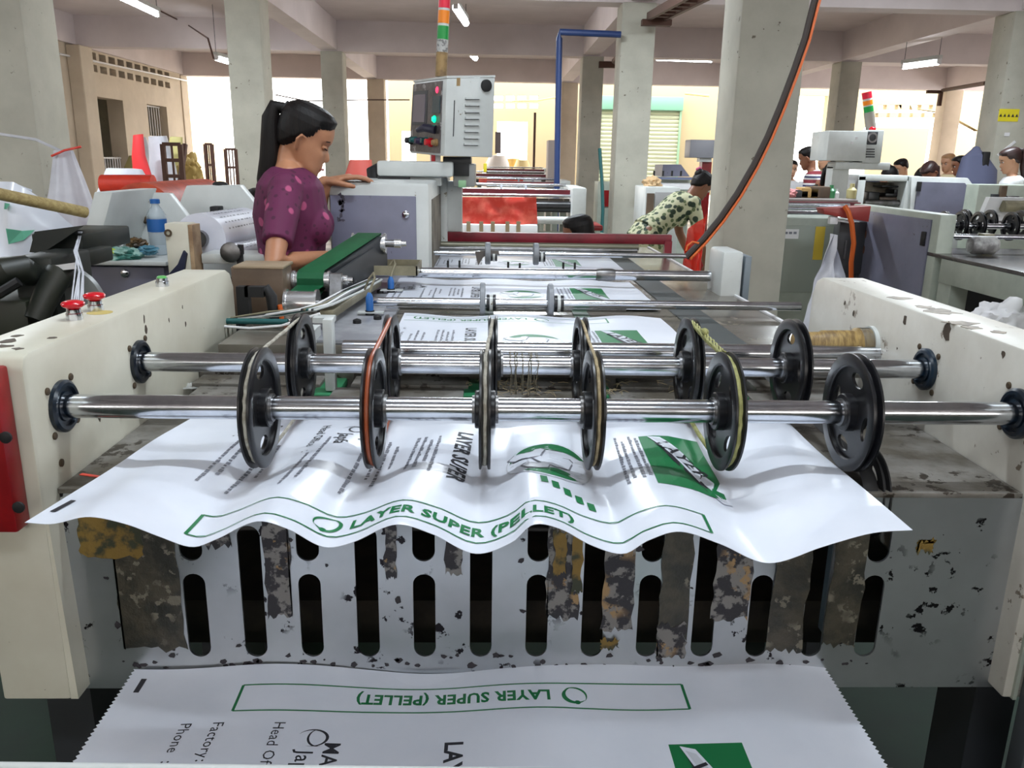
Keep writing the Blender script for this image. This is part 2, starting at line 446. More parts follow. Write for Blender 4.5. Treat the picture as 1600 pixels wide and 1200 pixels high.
# tubes of light
TUBE = mat('tube_glow', (1, 1, 1, 1), emis=(.9, .95, 1, 1), es=26)
def tube_light(p, q, lab, r=.03, hang=None):
    p, q = Vector(p), Vector(q); m = (p + q) / 2
    t = thing('tube_light', lab, 'lamp', m, 0, 'fluorescent tube lights')
    ob('tube', G().cyl(p, q, r, 12), TUBE, t)
    up_ = Vector((0, 0, .045)); d = (q - p).normalized(); sd = d.cross(Vector((0, 0, 1))).normalized() * .035
    pp, qq = p - d * .03, q + d * .03
    ob('housing', G().hexa([pp - sd + up_, qq - sd + up_, qq + sd + up_, pp + sd + up_, pp - sd + up_ * 2.2, qq - sd + up_ * 2.2, qq + sd + up_ * 2.2, pp + sd + up_ * 2.2]), OFFW, t)
    for e in (p, q):
        ob('end_cap', G().box(e - Vector((.03, .03, .02)), e + Vector((.03, .03, .06))), WHITEP, t)
        if hang: ob('hanger_rod', G().cyl(e + Vector((0, 0, .08)), Vector((e.x, e.y, ZC)), .006, 6), STEELD, t)
tube_light(atZ(165, -14, 3.2), atZ(246, 24, 3.2), 'fluorescent tube light at the upper left, left of the first beams', .022, 1)
tube_light(atZ(712, 12, 3.25), atZ(728, 36, 3.25), 'glowing tube light beside the red lamp of the signal tower', .045, 1)
tube_light(atZ(738, 86, 3.3), atZ(743, 91, 3.3), 'small distant tube light above the control box', .05, 1)
a = atY(1412, 105, 12.5); b = atY(1466, 98, 12.0)
tube_light(a, b, 'fluorescent tube light at right above the far control box', .03, 1)
tube_light(atZ(1026, 92, 3.3), atZ(1112, 95, 3.3), 'faint tube light between the two middle columns', .03, 1)
a = atY(338, 92, 13.5)
t = tube_light((a.x, 13.5, a.z), (a.x + .1, 14.5, a.z), 'small tube end hanging left of the second column', .03, 1)
for k, (x, y) in enumerate(((.1, 1.6), (.1, -.7), (-4.6, 2.0), (4.2, 1.5), (.1, 7.5), (-4.6, 7.5), (4.2, 7.5))):  # bay tubes are out of view, added along with the bay lamps
    tube_light((x - .6, y, 3.46), (x + .6, y, 3.46), ['tube light above the delivery shafts', 'tube light over the photographer', 'added out-of-view tube light above the left machines', 'added out-of-view tube light above the right machines', 'added out-of-view ceiling tube in the middle bay', 'added out-of-view ceiling tube in the left middle bay', 'added out-of-view ceiling tube in the right middle bay'][k], .016)
# loose conduits, wires and hooks on ceiling
def wire(name, pts, r, m, lab, cat='cable', seg=6):
    return tag(ob(name, G().tube(pts, r, seg), m), lab, cat)
wire('conduit', [atX(92, 84, XL + .05), atX(300, 128, XL + .05)], .018, WHITEP, 'thin white conduit between the vent rows on the left wall', 'pipe')
wire('ceiling_wire', [atZ(240, 12, 3.56), atZ(292, 38, 3.56), atY(325, 60, 11), atY(334, 92, 11)], .012, IRON, 'brown wire dropping from the ceiling left of the second column')
wire('ceiling_wire', [atY(430, 148, 18), atY(480, 158, 18), atY(560, 156, 18), atY(640, 156, 18)], .012, IRON, 'thin wire sagging across the bright bay behind the woman')
wire('ceiling_wire', [atY(800, 158, 23.9), atY(840, 157, 23.9), atY(868, 152, 23.9)], .02, mat('cream_conduit', rgb(214, 196, 130), .5), 'cream conduit under the vent holes on the far wall', 'pipe')
wire('cream_pipe', [atY(1070, 146, 23.9), atY(1108, 150, 23.9)], .03, _m['cream_conduit'], 'short cream pipe on the far wall right of the shutter', 'pipe')
g = G().tube([atY(970, 54, 9.7), atY(875, 50, 9.7), atY(874, 60, 9.7), atY(870, 290, 9.7), Vector((atY(870, 290, 9.7).x, 9.7, 0))], .035, 10)
tag(ob('blue_pipe', g, BLUEPIPE), 'dark blue pipe running from the column and down to a machine', 'pipe')
wire('steel_pole', [atY(836, 176, 20), atY(834, 262, 20), Vector((atY(834, 262, 20).x, 20, 0))], .03, IRON, 'thin brown upright pole left of the blue pipe', 'pole')
wire('green_hose', [atY(937, 232, 9.6), atY(941, 290, 9.5), atY(942, 330, 9.4), Vector((atY(942, 330, 9.4).x, 9.4, 0))], .02, TEAL, 'dark green hose hanging on the middle column', 'hose')
# cable tray brackets
g = G(); p = atY(1090, -6, 7.6); q = atY(1026, 28, 9.6)
for dx in (-.09, .09):
    g.hexa([(p.x + dx - .02, p.y, p.z - .03), (p.x + dx + .02, p.y, p.z - .03), (p.x + dx + .02, p.y, p.z + .05), (p.x + dx - .02, p.y, p.z + .05), (q.x + dx - .02, q.y, q.z - .03), (q.x + dx + .02, q.y, q.z - .03), (q.x + dx + .02, q.y, q.z + .05), (q.x + dx - .02, q.y, q.z + .05)])
for k in range(7):
    c = p.lerp(q, k / 6); g.box((c.x - .1, c.y - .03, c.z - .02), (c.x + .1, c.y + .03, c.z + .01))
g.box((q.x - .16, q.y - .05, q.z - .08), (q.x + .16, q.y + .05, q.z - .02))
tag(ob('cable_tray', g, IRON), 'rusty cable tray on a bracket at the middle column top', 'cable tray')
g = G(); q = atY(960, 96, 14.6); p = atY(978, 78, 11)
g.tube([p, q], .05, 6); g.box((q.x - .25, q.y, q.z - .1), (q.x + .1, q.y + .08, q.z))
tag(ob('cable_tray', g, IRON), 'small dark cable bracket in the gap left of the pipe column', 'cable tray')
g = G(); q = atY(1472, 146, 14.6)
g.box((q.x - .25, q.y, q.z), (q.x + .02, q.y + .06, q.z + .05)); g.box((q.x - .03, q.y, q.z - .2), (q.x + .02, q.y + .06, q.z)); g.tube([(q.x, q.y, q.z + .05), atY(1540, 130, 12)], .03, 6)
tag(ob('cable_bracket', g, IRON), 'dark iron bracket on the wall right of the bright vent holes', 'bracket')
# ================================================================== FRONT DELIVERY MACHINE
XI0, XI1 = -.613, .787
YF, YB, ZT = 1.06, 1.97, 1.163
mach = thing('bag_delivery_machine', 'cream delivery machine in the foreground with two steel shafts of black pulleys', 'machine', (.087, 1.5, 0))
def side_poly():
    r = .03; b = .64
    pts = [(YF, b), (YF, ZT - .02), (YF + .006, ZT - .006), (YF + .02, ZT), (YB - .05, ZT), (YB - .02, ZT - .012), (YB, ZT - .045), (YB, b)]
    return pts
for x0, x1, lab, m in ((XI0 - .098, XI0, 'cream side plate carrying the red and green buttons', CREAM), (XI1, XI1 + .1, 'worn white side plate with scraped top edge', CREAM2)):
    o = ob('side_plate', G().prism(side_poly(), 'x', x0, x1, .004), m, mach); o['label'] = lab
# folded lips at the front edges
ob('edge_lip', G().hexa([(XI0 - .001, 1.062, .64), (XI0 + .010, 1.062, .64), (XI0 + .010, 1.1, .64), (XI0 - .001, 1.1, .64), (XI0 - .001, 1.062, .93), (XI0 + .003, 1.062, .93), (XI0 + .003, 1.1, .93), (XI0 - .001, 1.1, .93)]), CREAM, mach)
ob('edge_lip', G().box((.800, 1.055, .64), (.806, 1.099, .95)), PAINTG, mach)
ob('leg', G().box((XI0 - .09, 1.15, 0), (XI0 - .02, 1.25, .66)), DARKBOX, mach)
ob('dark_front_cover', G().box((.808, 1.02, 0), (1.15, 1.055, .952), .004), mat('dark_cover_grey', rgb(74, 78, 82), .5), mach)  # added dark cover over the pale plate front, also the grey shape below
ob('leg', G().box((XI1 + .02, 1.15, 0), (XI1 + .09, 1.25, .66)), DARKBOX, mach)
ob('leg', G().box((XI0 - .09, 1.8, 0), (XI0 - .02, 1.9, .66)), DARKBOX, mach)
ob('leg', G().box((XI1 + .02, 1.8, 0), (XI1 + .09, 1.9, .66)), DARKBOX, mach)
# slotted front panel
xs = [-.432 + .0846 * k for k in range(13)]
hol = []
for k, x in enumerate(xs):
    if k % 2 == 0: hol += [slot(x, .687, .826, .0165), slot(x, .847, .93, .0165)]
    else: hol.append(slot(x, .687, .903, .0165))
me = plate([(XI0 + .004, .632), (.802, .632), (.802, .955), (XI0 + .004, .955)], hol, .004)
g = G(); g.addmesh(me, Matrix(((1, 0, 0, 0), (0, 0, -1, 1.1), (0, 1, 0, 0), (0, 0, 0, 1))))
fp = ob('front_panel', g, PANEL, mach, ang=30)
# peeled adhesive tape and paint scabs on the panel (real thin flakes)
def ragged(x0, z0, x1, z1, rnd, y=1.0975, n=9, th=.0006):
    t = []
    for i in range(n + 1): t.append((x0 + (x1 - x0) * i / n, z0 + rnd.uniform(-1, 1) * .006))
    for i in range(n + 1): t.append((x1 + rnd.uniform(-1, 1) * .003, z0 + (z1 - z0) * i / n))
    for i in range(n + 1): t.append((x1 - (x1 - x0) * i / n, z1 + rnd.uniform(-1, 1) * .006))
    for i in range(n + 1): t.append((x0 + rnd.uniform(-1, 1) * .003, z1 - (z1 - z0) * i / n))
    return t
TAPE = mat('grimy_brown_tape', rgb(70, 66, 56), .35, 0, rgb(44, 44, 40), 24, .4, .6, .3, rgb(112, 108, 96), 40, .56, 14)
TAPE2 = mat('mottled_peeled_tape', rgb(38, 36, 42), .45, 0, rgb(120, 118, 116), 45, .5, .56, .2, rgb(150, 122, 84), 16, .6, 9)
TAPE3 = mat('ochre_tape_scraps', rgb(120, 96, 40), .6, 0, rgb(48, 52, 36), 26, .46, .56, .2)
rr = random.Random(5)
tapes = [(-.545, .70, -.452, .93, TAPE), (-.59, .855, -.50, .93, TAPE3), (-.415, .87, -.372, .92, TAPE2), (-.327, .755, -.290, .925, TAPE2), (-.15, .82, -.135, .925, TAPE2),
         (-.062, .83, -.036, .925, TAPE2), (.089, .755, .137, .935, TAPE2), (.173, .735, .22, .935, TAPE2), (.26, .72, .305, .935, TAPE), (.34, .755, .395, .93, TAPE2), (.43, .70, .482, .935, TAPE),
         (.516, .71, .566, .93, TAPE), (.26, .69, .303, .745, TAPE2), (.175, .705, .2, .72, TAPE3), (.098, .83, .115, .9, TAPE3), (.126, .80, .14, .92, TAPE3)]
for ti, (x0, z0, x1, z1, m) in enumerate(tapes):
    g = G().prism(ragged(x0, z0, x1, z1, rr), 'y', 1.0968 - .0003 * ti, 1.0975 - .0003 * ti)
    ob('peeled_tape', g, m, mach, smooth=False)
g = G()
for k in range(130):
    x = rr.uniform(-.56, .6); z = rr.choice((rr.uniform(.668, .69), rr.uniform(.69, .94)))
    if any(abs(x - q) < .021 for q in xs) and z > .684: continue
    n = rr.randint(5, 8); s = rr.uniform(.0015, .006)
    g.prism([(x + s * rr.uniform(.5, 1.3) * math.cos(2 * PI * i / n) * 1.3, z + s * rr.uniform(.4, 1.3) * math.sin(2 * PI * i / n)) for i in range(n)], 'y', 1.0970, 1.0978)
ob('paint_flakes', g, mat('dark_flakes', rgb(44, 40, 46), .6), mach, smooth=False, kind='stuff')
g = G().prism(ragged(.64, .865, .665, .885, rr), 'y', 1.0966, 1.0975)
ob('peeled_tape', g, TAPE3, mach, smooth=False)
# inside of the box behind the slots
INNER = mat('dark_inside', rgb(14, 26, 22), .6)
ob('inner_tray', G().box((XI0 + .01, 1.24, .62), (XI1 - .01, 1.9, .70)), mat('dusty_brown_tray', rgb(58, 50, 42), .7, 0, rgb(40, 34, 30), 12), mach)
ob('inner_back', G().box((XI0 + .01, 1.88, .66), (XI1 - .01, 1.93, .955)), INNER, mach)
g = G(); g.tube([(.45, 1.2, .93), (.49, 1.22, .80), (.5, 1.2, .7)], .018, 10)
ob('inner_brace', g, mat('pale_blue_grey_tube', rgb(120, 138, 150), .4), mach)
ob('inner_brace', G().box((.535, 1.13, .70), (.548, 1.16, .95)), _m['pale_blue_grey_tube'], mach)
# deck
ob('deck_plate', G().box((XI0 + .002, 1.097, .952), (XI1 - .002, 1.52, .960), .001), DECK, mach)
x = XI0 + .01; k = 0
edges = [-.60, -.33, -.03, .22, .50, .775]
for k in range(5):
    ob('deck_board', G().box((edges[k] + .02, 1.53, .955), (edges[k + 1] - .02, 1.60, .972), .002), DECK, mach)
    ob('deck_board', G().box((edges[k] + .05 if k else edges[k], 1.61, .955), (edges[k + 1] - .012, 1.68, .975), .002), DECK, mach)
    if 0 < k: ob('green_belt_end', G().box((edges[k] - .022, 1.56, .95), (edges[k] + .03, 1.69, .968), .004), GREENB, mach)
ob('rear_cross_plate', G().box((XI0 + .002, 1.69, .93), (XI1 - .002, 1.72, .99)), DECK, mach)
# debris on deck
g = G(); r2 = random.Random(3)
for k in range(170):
    cx = r2.choice((.03, .07, .22, .24, .40, .05)) + r2.gauss(0, .035); cy = r2.uniform(1.45, 1.66)
    z = .963 + (.013 if cy > 1.53 else 0); a = r2.uniform(0, PI); L = r2.uniform(.01, .035)
    p = Vector((cx, cy, z)); d = Vector((math.cos(a), math.sin(a), 0)) * L; b = Vector((-d.y, d.x, 0)) * r2.uniform(-.5, .5)
    g.tube([p - d * .5, p + b + Vector((0, 0, .004)), p + d * .5], .0006, 4)
tag(ob('straw_shreds', g, BCORD, kind='stuff'), 'pale plastic straw shreds scattered on the deck behind the shafts', 'shreds')
g = G()
for k in range(7):
    x = .035 + .008 * k + r2.uniform(-.004, .004)
    pts = [(x + r2.uniform(-.003, .003), 1.4116 + .024 * math.cos(t), 1.068 + (.024) * math.sin(t) - (.03 * max(0, -math.sin(t)))) for t in [2 * PI * j / 14 for j in range(14)]]
    g.tube(pts, .0007, 4, closed=True)
tag(ob('tangled_thread', g, mat('dark_thread', rgb(120, 112, 92), .7), kind='stuff'), 'loose thread tangled round the rear shaft', 'thread')
a = atZ(145, 742, .961)
g = G(); g.hexa([(a.x - .02, a.y, .9605), (a.x + .02, a.y - .012, .9605), (a.x + .022, a.y - .007, .9605), (a.x - .018, a.y + .006, .9605)] + [(a.x - .02, a.y, .9615), (a.x + .02, a.y - .012, .9615), (a.x + .022, a.y - .007, .9615), (a.x - .018, a.y + .006, .9615)])
tag(ob('red_plastic_shred', g, REDPL), 'red plastic shred on the deck left of the flying sheet', 'shred')
a = atZ(305, 606, .962)
g = G(); g.grid(lambda u, v: Vector((a.x + (u - .5) * .07, a.y + (v - .5) * .05, .963 + .006 * mnoise.noise(Vector((u * 5, v * 5, 3))) + .004)), 14, 10)
tag(ob('clear_film_scrap', g, mat('clear_film', rgb(210, 212, 208), .15, alpha=.45)), 'crumpled clear film scrap against the left side plate', 'film scrap')

# bearings, shafts, pulleys
YS1, YS2, ZS, RS = 1.144, 1.4116, 1.068, .0172
def flange(x, y, s):
    # s = +1: faces +x (on left plate)
    pr = [(0, .0), (0, .038), (.006, .038), (.009, .034), (.009, .029), (.004, .028), (.004, .022), (.007, .021), (.007, .0)]
    o = ob('bearing_flange', G().lathe([(h * s, r) for h, r in pr], (x, y, ZS), (1, 0, 0), 40), NAVY, mach)
    for a in (40, 130, 220, 310):
        c = Vector((x, y + .047 * math.cos(math.radians(a + 8)), ZS + .047 * math.sin(math.radians(a + 8))))
        ob('flange_bolt', G().lathe([(0, .0055), (.002 * s, .0055), (.003 * s, .004), (.003 * s, 0)], c, (1, 0, 0), 10), RUST, o)
for y in (YS1, YS2): flange(XI0, y, 1); flange(XI1, y, -1)
for (yy, zz) in ((1.32, 1.0), (1.12, .99)):
    ob('plate_bolt', G().lathe([(0, .006), (.002, .006), (.003, .004), (.003, 0)], (XI0, yy, zz), (1, 0, 0), 10), RUST, mach)

RP = .0875
def holed_web():
    def ell(cx, cy, rx, ry, rot, n=14):
        return [(cx + rx * math.cos(t) * math.cos(rot) - ry * math.sin(t) * math.sin(rot), cy + rx * math.cos(t) * math.sin(rot) + ry * math.sin(t) * math.cos(rot)) for t in [2 * PI * i / n for i in range(n)]]
    out = [(.078 * math.cos(t), .078 * math.sin(t)) for t in [2 * PI * i / 40 for i in range(40)]]
    hs = []
    for k in range(4):
        a = k * PI / 2 + .5; hs.append(ell(.052 * math.cos(a), .052 * math.sin(a), .010, .019, a))
    return plate(out, hs, .007)
def pulley_mesh():
    g = G()
    rim = [(-.0135, .070), (-.0135, RP - .001), (-.0125, RP), (-.008, RP), (-.0065, RP - .002), (-.0025, RP - .011), (.0025, RP - .011), (.0065, RP - .002), (.008, RP), (.0125, RP), (.0135, RP - .001), (.0135, .070), (.010, .068), (-.010, .068)]
    g.lathe(rim, (0, 0, 0), (1, 0, 0), 56, closed=True)
    g.addmesh(holed_web(), Matrix(((0, 0, 1, 0), (1, 0, 0, 0), (0, 1, 0, 0), (0, 0, 0, 1))))
    g.bm.transform(Matrix.Diagonal((.62, 1, 1, 1)))
    hub = [(-.015, .0176), (-.015, .0265), (-.0135, .028), (.0135, .028), (.015, .0265), (.015, .0176)]
    _h = [(-.024, .0176), (-.024, .029), (-.022, .031), (-.006, .034), (.006, .034), (.022, .031), (.024, .029), (.024, .0176)]
    g.lathe(hub, (0, 0, 0), (1, 0, 0), 32, closed=True)
    return g
shaft_f = ob('front_shaft', G().tube([(XI0, YS1, ZS), (XI1, YS1, ZS)], RS, 32), CHROME, mach)
shaft_r = ob('rear_shaft', G().tube([(XI0, YS2, ZS), (XI1, YS2, ZS)], RS, 32), CHROME, mach)
pm = ob('pulley', pulley_mesh(), BLACK, shaft_f, local=True)
pxs = [-.33, -.166, -.005, .152, .346, .536]
first = True
rp = random.Random(2)
for sh, y in ((shaft_f, YS1), (shaft_r, YS2)):
    base = wloc(sh)
    for k, x in enumerate(pxs):
        o = pm if first else pm.copy()
        if not first: C.objects.link(o); o.parent = sh
        first = False
        if y == YS2: x = (-.33, -.173, .006, .163, .356, .54)[k]
        o.location = Vector((x, y, ZS)) - base
        o.rotation_euler = (rp.uniform(0, 6), 0, 0)
        cm = ob('set_collar', G().lathe([(-.019, .0175), (-.019, .0205), (.019, .0205), (.019, .0175)], (x, y, ZS), (1, 0, 0), 24, closed=True), STEELD, sh)
def loop(x0, x1, r, y0=YS1, y1=YS2, R0=RP - .008, R1=RP - .008, wob=0, rad=None, seed=1, sag=0, dx=0):
    pts = []; q = random.Random(seed)
    for i in range(28):
        a = PI / 2 + PI * i / 27
        pts.append(Vector((x0 + dx, y0 + R0 * math.cos(a), ZS + R0 * math.sin(a))))
    for i in range(1, 9):
        f = i / 9; pts.append(Vector((x0 + (x1 - x0) * f, y0 + (y1 - y0) * f, ZS - R0 - sag * math.sin(PI * f) * 1.5)))
    for i in range(20):
        a = -PI / 2 + PI * i / 19
        pts.append(Vector((x1 + dx, y1 + R1 * math.cos(a), ZS + R1 * math.sin(a))))
    for i in range(1, 9):
        f = 1 - i / 9; pts.append(Vector((x0 + (x1 - x0) * f, y0 + (y1 - y0) * f, ZS + R0 - sag * math.sin(PI * f))))
    if wob:
        pts = [p + Vector((q.uniform(-1, 1), 0, q.uniform(-.4, .4))) * wob for p in pts]
    return pts
xr = (-.33, -.173, .006, .163, .356, .54)
ob('drive_cord', G().tube(loop(pxs[0], xr[0], 0, wob=.0008, seed=1), .0028, 8, closed=True), WCORD, mach)['label'] = 'grimy white drive cord'
ob('drive_cord', G().tube(loop(pxs[1], xr[1], 0), .0038, 10, closed=True), OCORD, mach)['label'] = 'orange brown drive cord'
ob('drive_cord', G().tube(loop(pxs[2], xr[2], 0, wob=.0008, seed=4), .0030, 8, closed=True), WCORD, mach)['label'] = 'off-white drive cord'
ob('drive_cord', G().tube(loop(pxs[3], xr[3], 0, wob=.0005, seed=5), .0026, 8, closed=True), BCORD, mach)['label'] = 'beige drive cord'
yc = ob('drive_cord', G().tube(loop(pxs[4], xr[4], 0, wob=.0008, seed=6, sag=.004), .0036, 8, closed=True), YCORD, mach); yc['label'] = 'frayed yellow green drive cord'
g = G(); q = random.Random(9)
for k in range(5):
    pts = []
    for i in range(12):
        f = i / 11; yy = YS1 + .03 + (YS2 - YS1 - .03) * f
        pts.append((pxs[4] + (xr[4] - pxs[4]) * f + .004 * math.sin(f * 14 + k * 1.3), yy, ZS + RP - .006 + .004 * math.cos(f * 14 + k * 1.3) + q.uniform(-.001, .001)))
    g.tube(pts, .0014, 5)
g.ball((pxs[4] + .004, (YS1 + YS2) / 2 + .02, ZS + RP), (.006, .011, .006), 10, 8)
ob('cord_knot', g, YCORD, yc)
# lower pulley and belt past the right pulley
g = pulley_mesh(); g.bm.transform(Matrix.Translation((.585, 1.165, .935)) @ Matrix.Scale(.8, 4))
ob('lower_pulley', g, BLACKR, mach)
def flat_loop(x, y0, z0, y1, z1, R, w, th=.004):
    pts = []
    d = Vector((0, y1 - y0, z1 - z0)); a0 = math.atan2(d.z, d.y)
    for i in range(14):
        a = a0 + PI / 2 + PI * i / 13; pts.append(Vector((x, y0 + R * math.cos(a), z0 + R * math.sin(a))))
    for i in range(14):
        a = a0 - PI / 2 + PI * i / 13; pts.append(Vector((x, y1 + R * math.cos(a), z1 + R * math.sin(a))))
    return G().tube(pts, [(w / 2, th / 2)] * len(pts), 8, closed=True, side=(1, 0, 0))
ob('lower_belt', flat_loop(.562, 1.15, .935, 1.66, .96, .052, .022), BLACKR, mach)
# mid roller + taped roll end
ob('mid_roller', G().tube([(-.29, 1.60, 1.05), (XI1, 1.60, 1.05)], .019, 28), CHROME, mach)
ob('taped_roll', G().lathe([(0, .026), (.05, .027), (.055, .03), (.12, .031), (.125, .036), (.16, .036)], (XI1 - .16, 1.63, 1.063), (1, 0, 0), 28), mat('wrapped_yellow_tape', rgb(168, 140, 84), .5, 0, rgb(120, 94, 52), 30, stretch=(4, 1, 1)), mach)
ob('roll_flange', G().lathe([(0, .036), (.022, .036), (.022, .04), (.03, .04)], (XI1 - .03, 1.63, 1.063), (1, 0, 0), 28), OFFW, mach)
ob('roller_bracket', G().box((-.325, 1.575, .97), (-.306, 1.605, 1.115), .003), OFFW, mach)

# push buttons
def mushroom(px, py, m, big):
    c = atZ(px, py, ZT)
    b = ob('push_button_collar', G().lathe([(0, .0125), (.010, .0125), (.011, .011), (.0165, .011), (.0165, .0)], c, (0, 0, 1), 28), CHROME, mach)
    if big: ob('mushroom_head', G().lathe([(.0165, .007), (.019, .012), (.022, .0165), (.026, .0175), (.0285, .0155), (.0305, .009), (.031, 0)], c, (0, 0, 1), 32), m, b)
    else: ob('button_cap', G().lathe([(.0165, .0095), (.019, .0092), (.0205, .007), (.021, 0)], c, (0, 0, 1), 24), m, b)
REDB = mat('glossy_red_plastic', rgb(196, 18, 34), .22)
mushroom(117, 499, REDB, 1); mushroom(150, 485, REDB, 1)
mushroom(254, 447, mat('green_button_plastic', rgb(96, 176, 96), .3), 0)
c = atZ(156, 488, ZT + .0006)
ob('yellow_stain_ring', G().lathe([(0, .02), (.0008, .02), (.0008, .0)], (c.x, c.y, ZT - .0003), (0, 0, 1), 28), mat('yellow_label', rgb(190, 170, 96), .5), mach)
# red box on the front left
rb = ob('red_guard_box', G().box((-.90, 1.025, .925), (XI0 - .018, 1.0595, 1.15), .004), RED, mach)
for (px, py) in ((10, 683), (30, 792)):
    a = atY(px, py, 1.025); ob('screw', G().lathe([(0, .008), (-.003, .008), (-.004, .005), (-.004, 0)], a, (0, 1, 0), 12), BLACKR, rb)
# scratches / scabs on right plate top
g = G(); q = random.Random(12)
for (px, py, sx, sy) in ((1405, 466, .028, .010), (1470, 487, .034, .018), (1500, 505, .03, .012), (1520, 512, .022, .008), (1445, 480, .02, .01), (1560, 519, .014, .006)):
    c = atZ(px, py, ZT); n = 12
    g.prism([(c.x + sx * q.uniform(.5, 1.2) * math.cos(2 * PI * i / n), c.y + sy * 2 * q.uniform(.5, 1.2) * math.sin(2 * PI * i / n)) for i in range(n)], 'z', ZT - .0004, ZT + .0006)
ob('bare_metal_patch', g, mat('scraped_metal', rgb(150, 140, 124), .5, .2, rgb(110, 100, 88), 40), mach, kind='stuff')
g = G()
for (px, py, s) in ((1320, 474, .004), (1334, 489, .005), (1372, 524, .004), (1414, 500, .007), (1568, 554, .005), (1480, 520, .012), (1402, 544, .002)):
    c = atX(px, py, XI1); n = 8
    g.prism([(c.y + s * q.uniform(.5, 1.3) * math.cos(2 * PI * i / n), c.z + s * 1.4 * q.uniform(.5, 1.3) * math.sin(2 * PI * i / n)) for i in range(n)], 'x', XI1 - .0006, XI1 + .0004)
for (px, py, s) in ((225, 500, .004), (228, 515, .005), (290, 507, .003), (264, 500, .002), (155, 650, .004), (285, 480, .002)):
    c = atX(px, py, XI0); n = 8
    g.prism([(c.y + s * q.uniform(.5, 1.3) * math.cos(2 * PI * i / n), c.z + s * 2 * q.uniform(.5, 1.3) * math.sin(2 * PI * i / n)) for i in range(n)], 'x', XI0 - .0004, XI0 + .0006)
for (px, py, sx) in ((12, 533, .016), (25, 525, .010), (30, 545, .008), (82, 528, .007), (8, 541, .012)):
    c = atZ(px, py, ZT); n = 8
    g.prism([(c.x + sx * q.uniform(.4, 1.3) * math.cos(2 * PI * i / n), c.y + sx * q.uniform(.4, 1.3) * math.sin(2 * PI * i / n)) for i in range(n)], 'z', ZT - .0004, ZT + .0006)
ob('paint_chip', g, mat('chip_dark', rgb(74, 62, 50), .6), mach, kind='stuff')
# bracket with hose at rear of the left plate
br = ob('rear_bracket', G().box((-.61, 1.975, 1.02), (-.582, 2.0, 1.115)).box((-.59, 1.975, 1.09), (-.545, 2.0, 1.115)), BLACKR, mach)
g = G().tube([(-.555, 1.99, 1.10), (-.54, 1.99, 1.108), (-.53, 1.99, 1.09), (-.528, 1.99, 1.05), (-.525, 1.99, 1.02)], [.010, .013, .014, .013, .011], 12)
ob('valve_hose', g, BLACKR, br)
ob('orange_hose', G().tube([(-.512, 1.99, 1.07), (-.508, 1.99, 1.05), (-.510, 1.99, 1.02)], .006, 8), ORANGE, br)
ob('tie_rod', G().cyl(atY(309, 501, 1.9), atY(450, 503, 1.9), .007, 12), TEAL, mach)
ob('rod_cable', G().tube([atY(312, 520, 1.9), atY(335, 509, 1.88), atY(390, 513, 1.88), atY(440, 509, 1.88), atY(500, 490, 1.88)], .003, 6), WHITEP, mach)
ob('rod_cable', G().tube([atY(312, 537, 1.9), atY(328, 524, 1.89), atY(338, 508, 1.88)], .003, 6), WHITEP, mach)
ob('cable_tie', G().cyl(atY(345, 498, 1.885), atY(345, 512, 1.885), .003, 6), BLACKR, mach)
ob('rear_left_plate', G().box((-.613, 2.0, .8), (-.40, 2.02, 1.02)), PAINTG, mach)

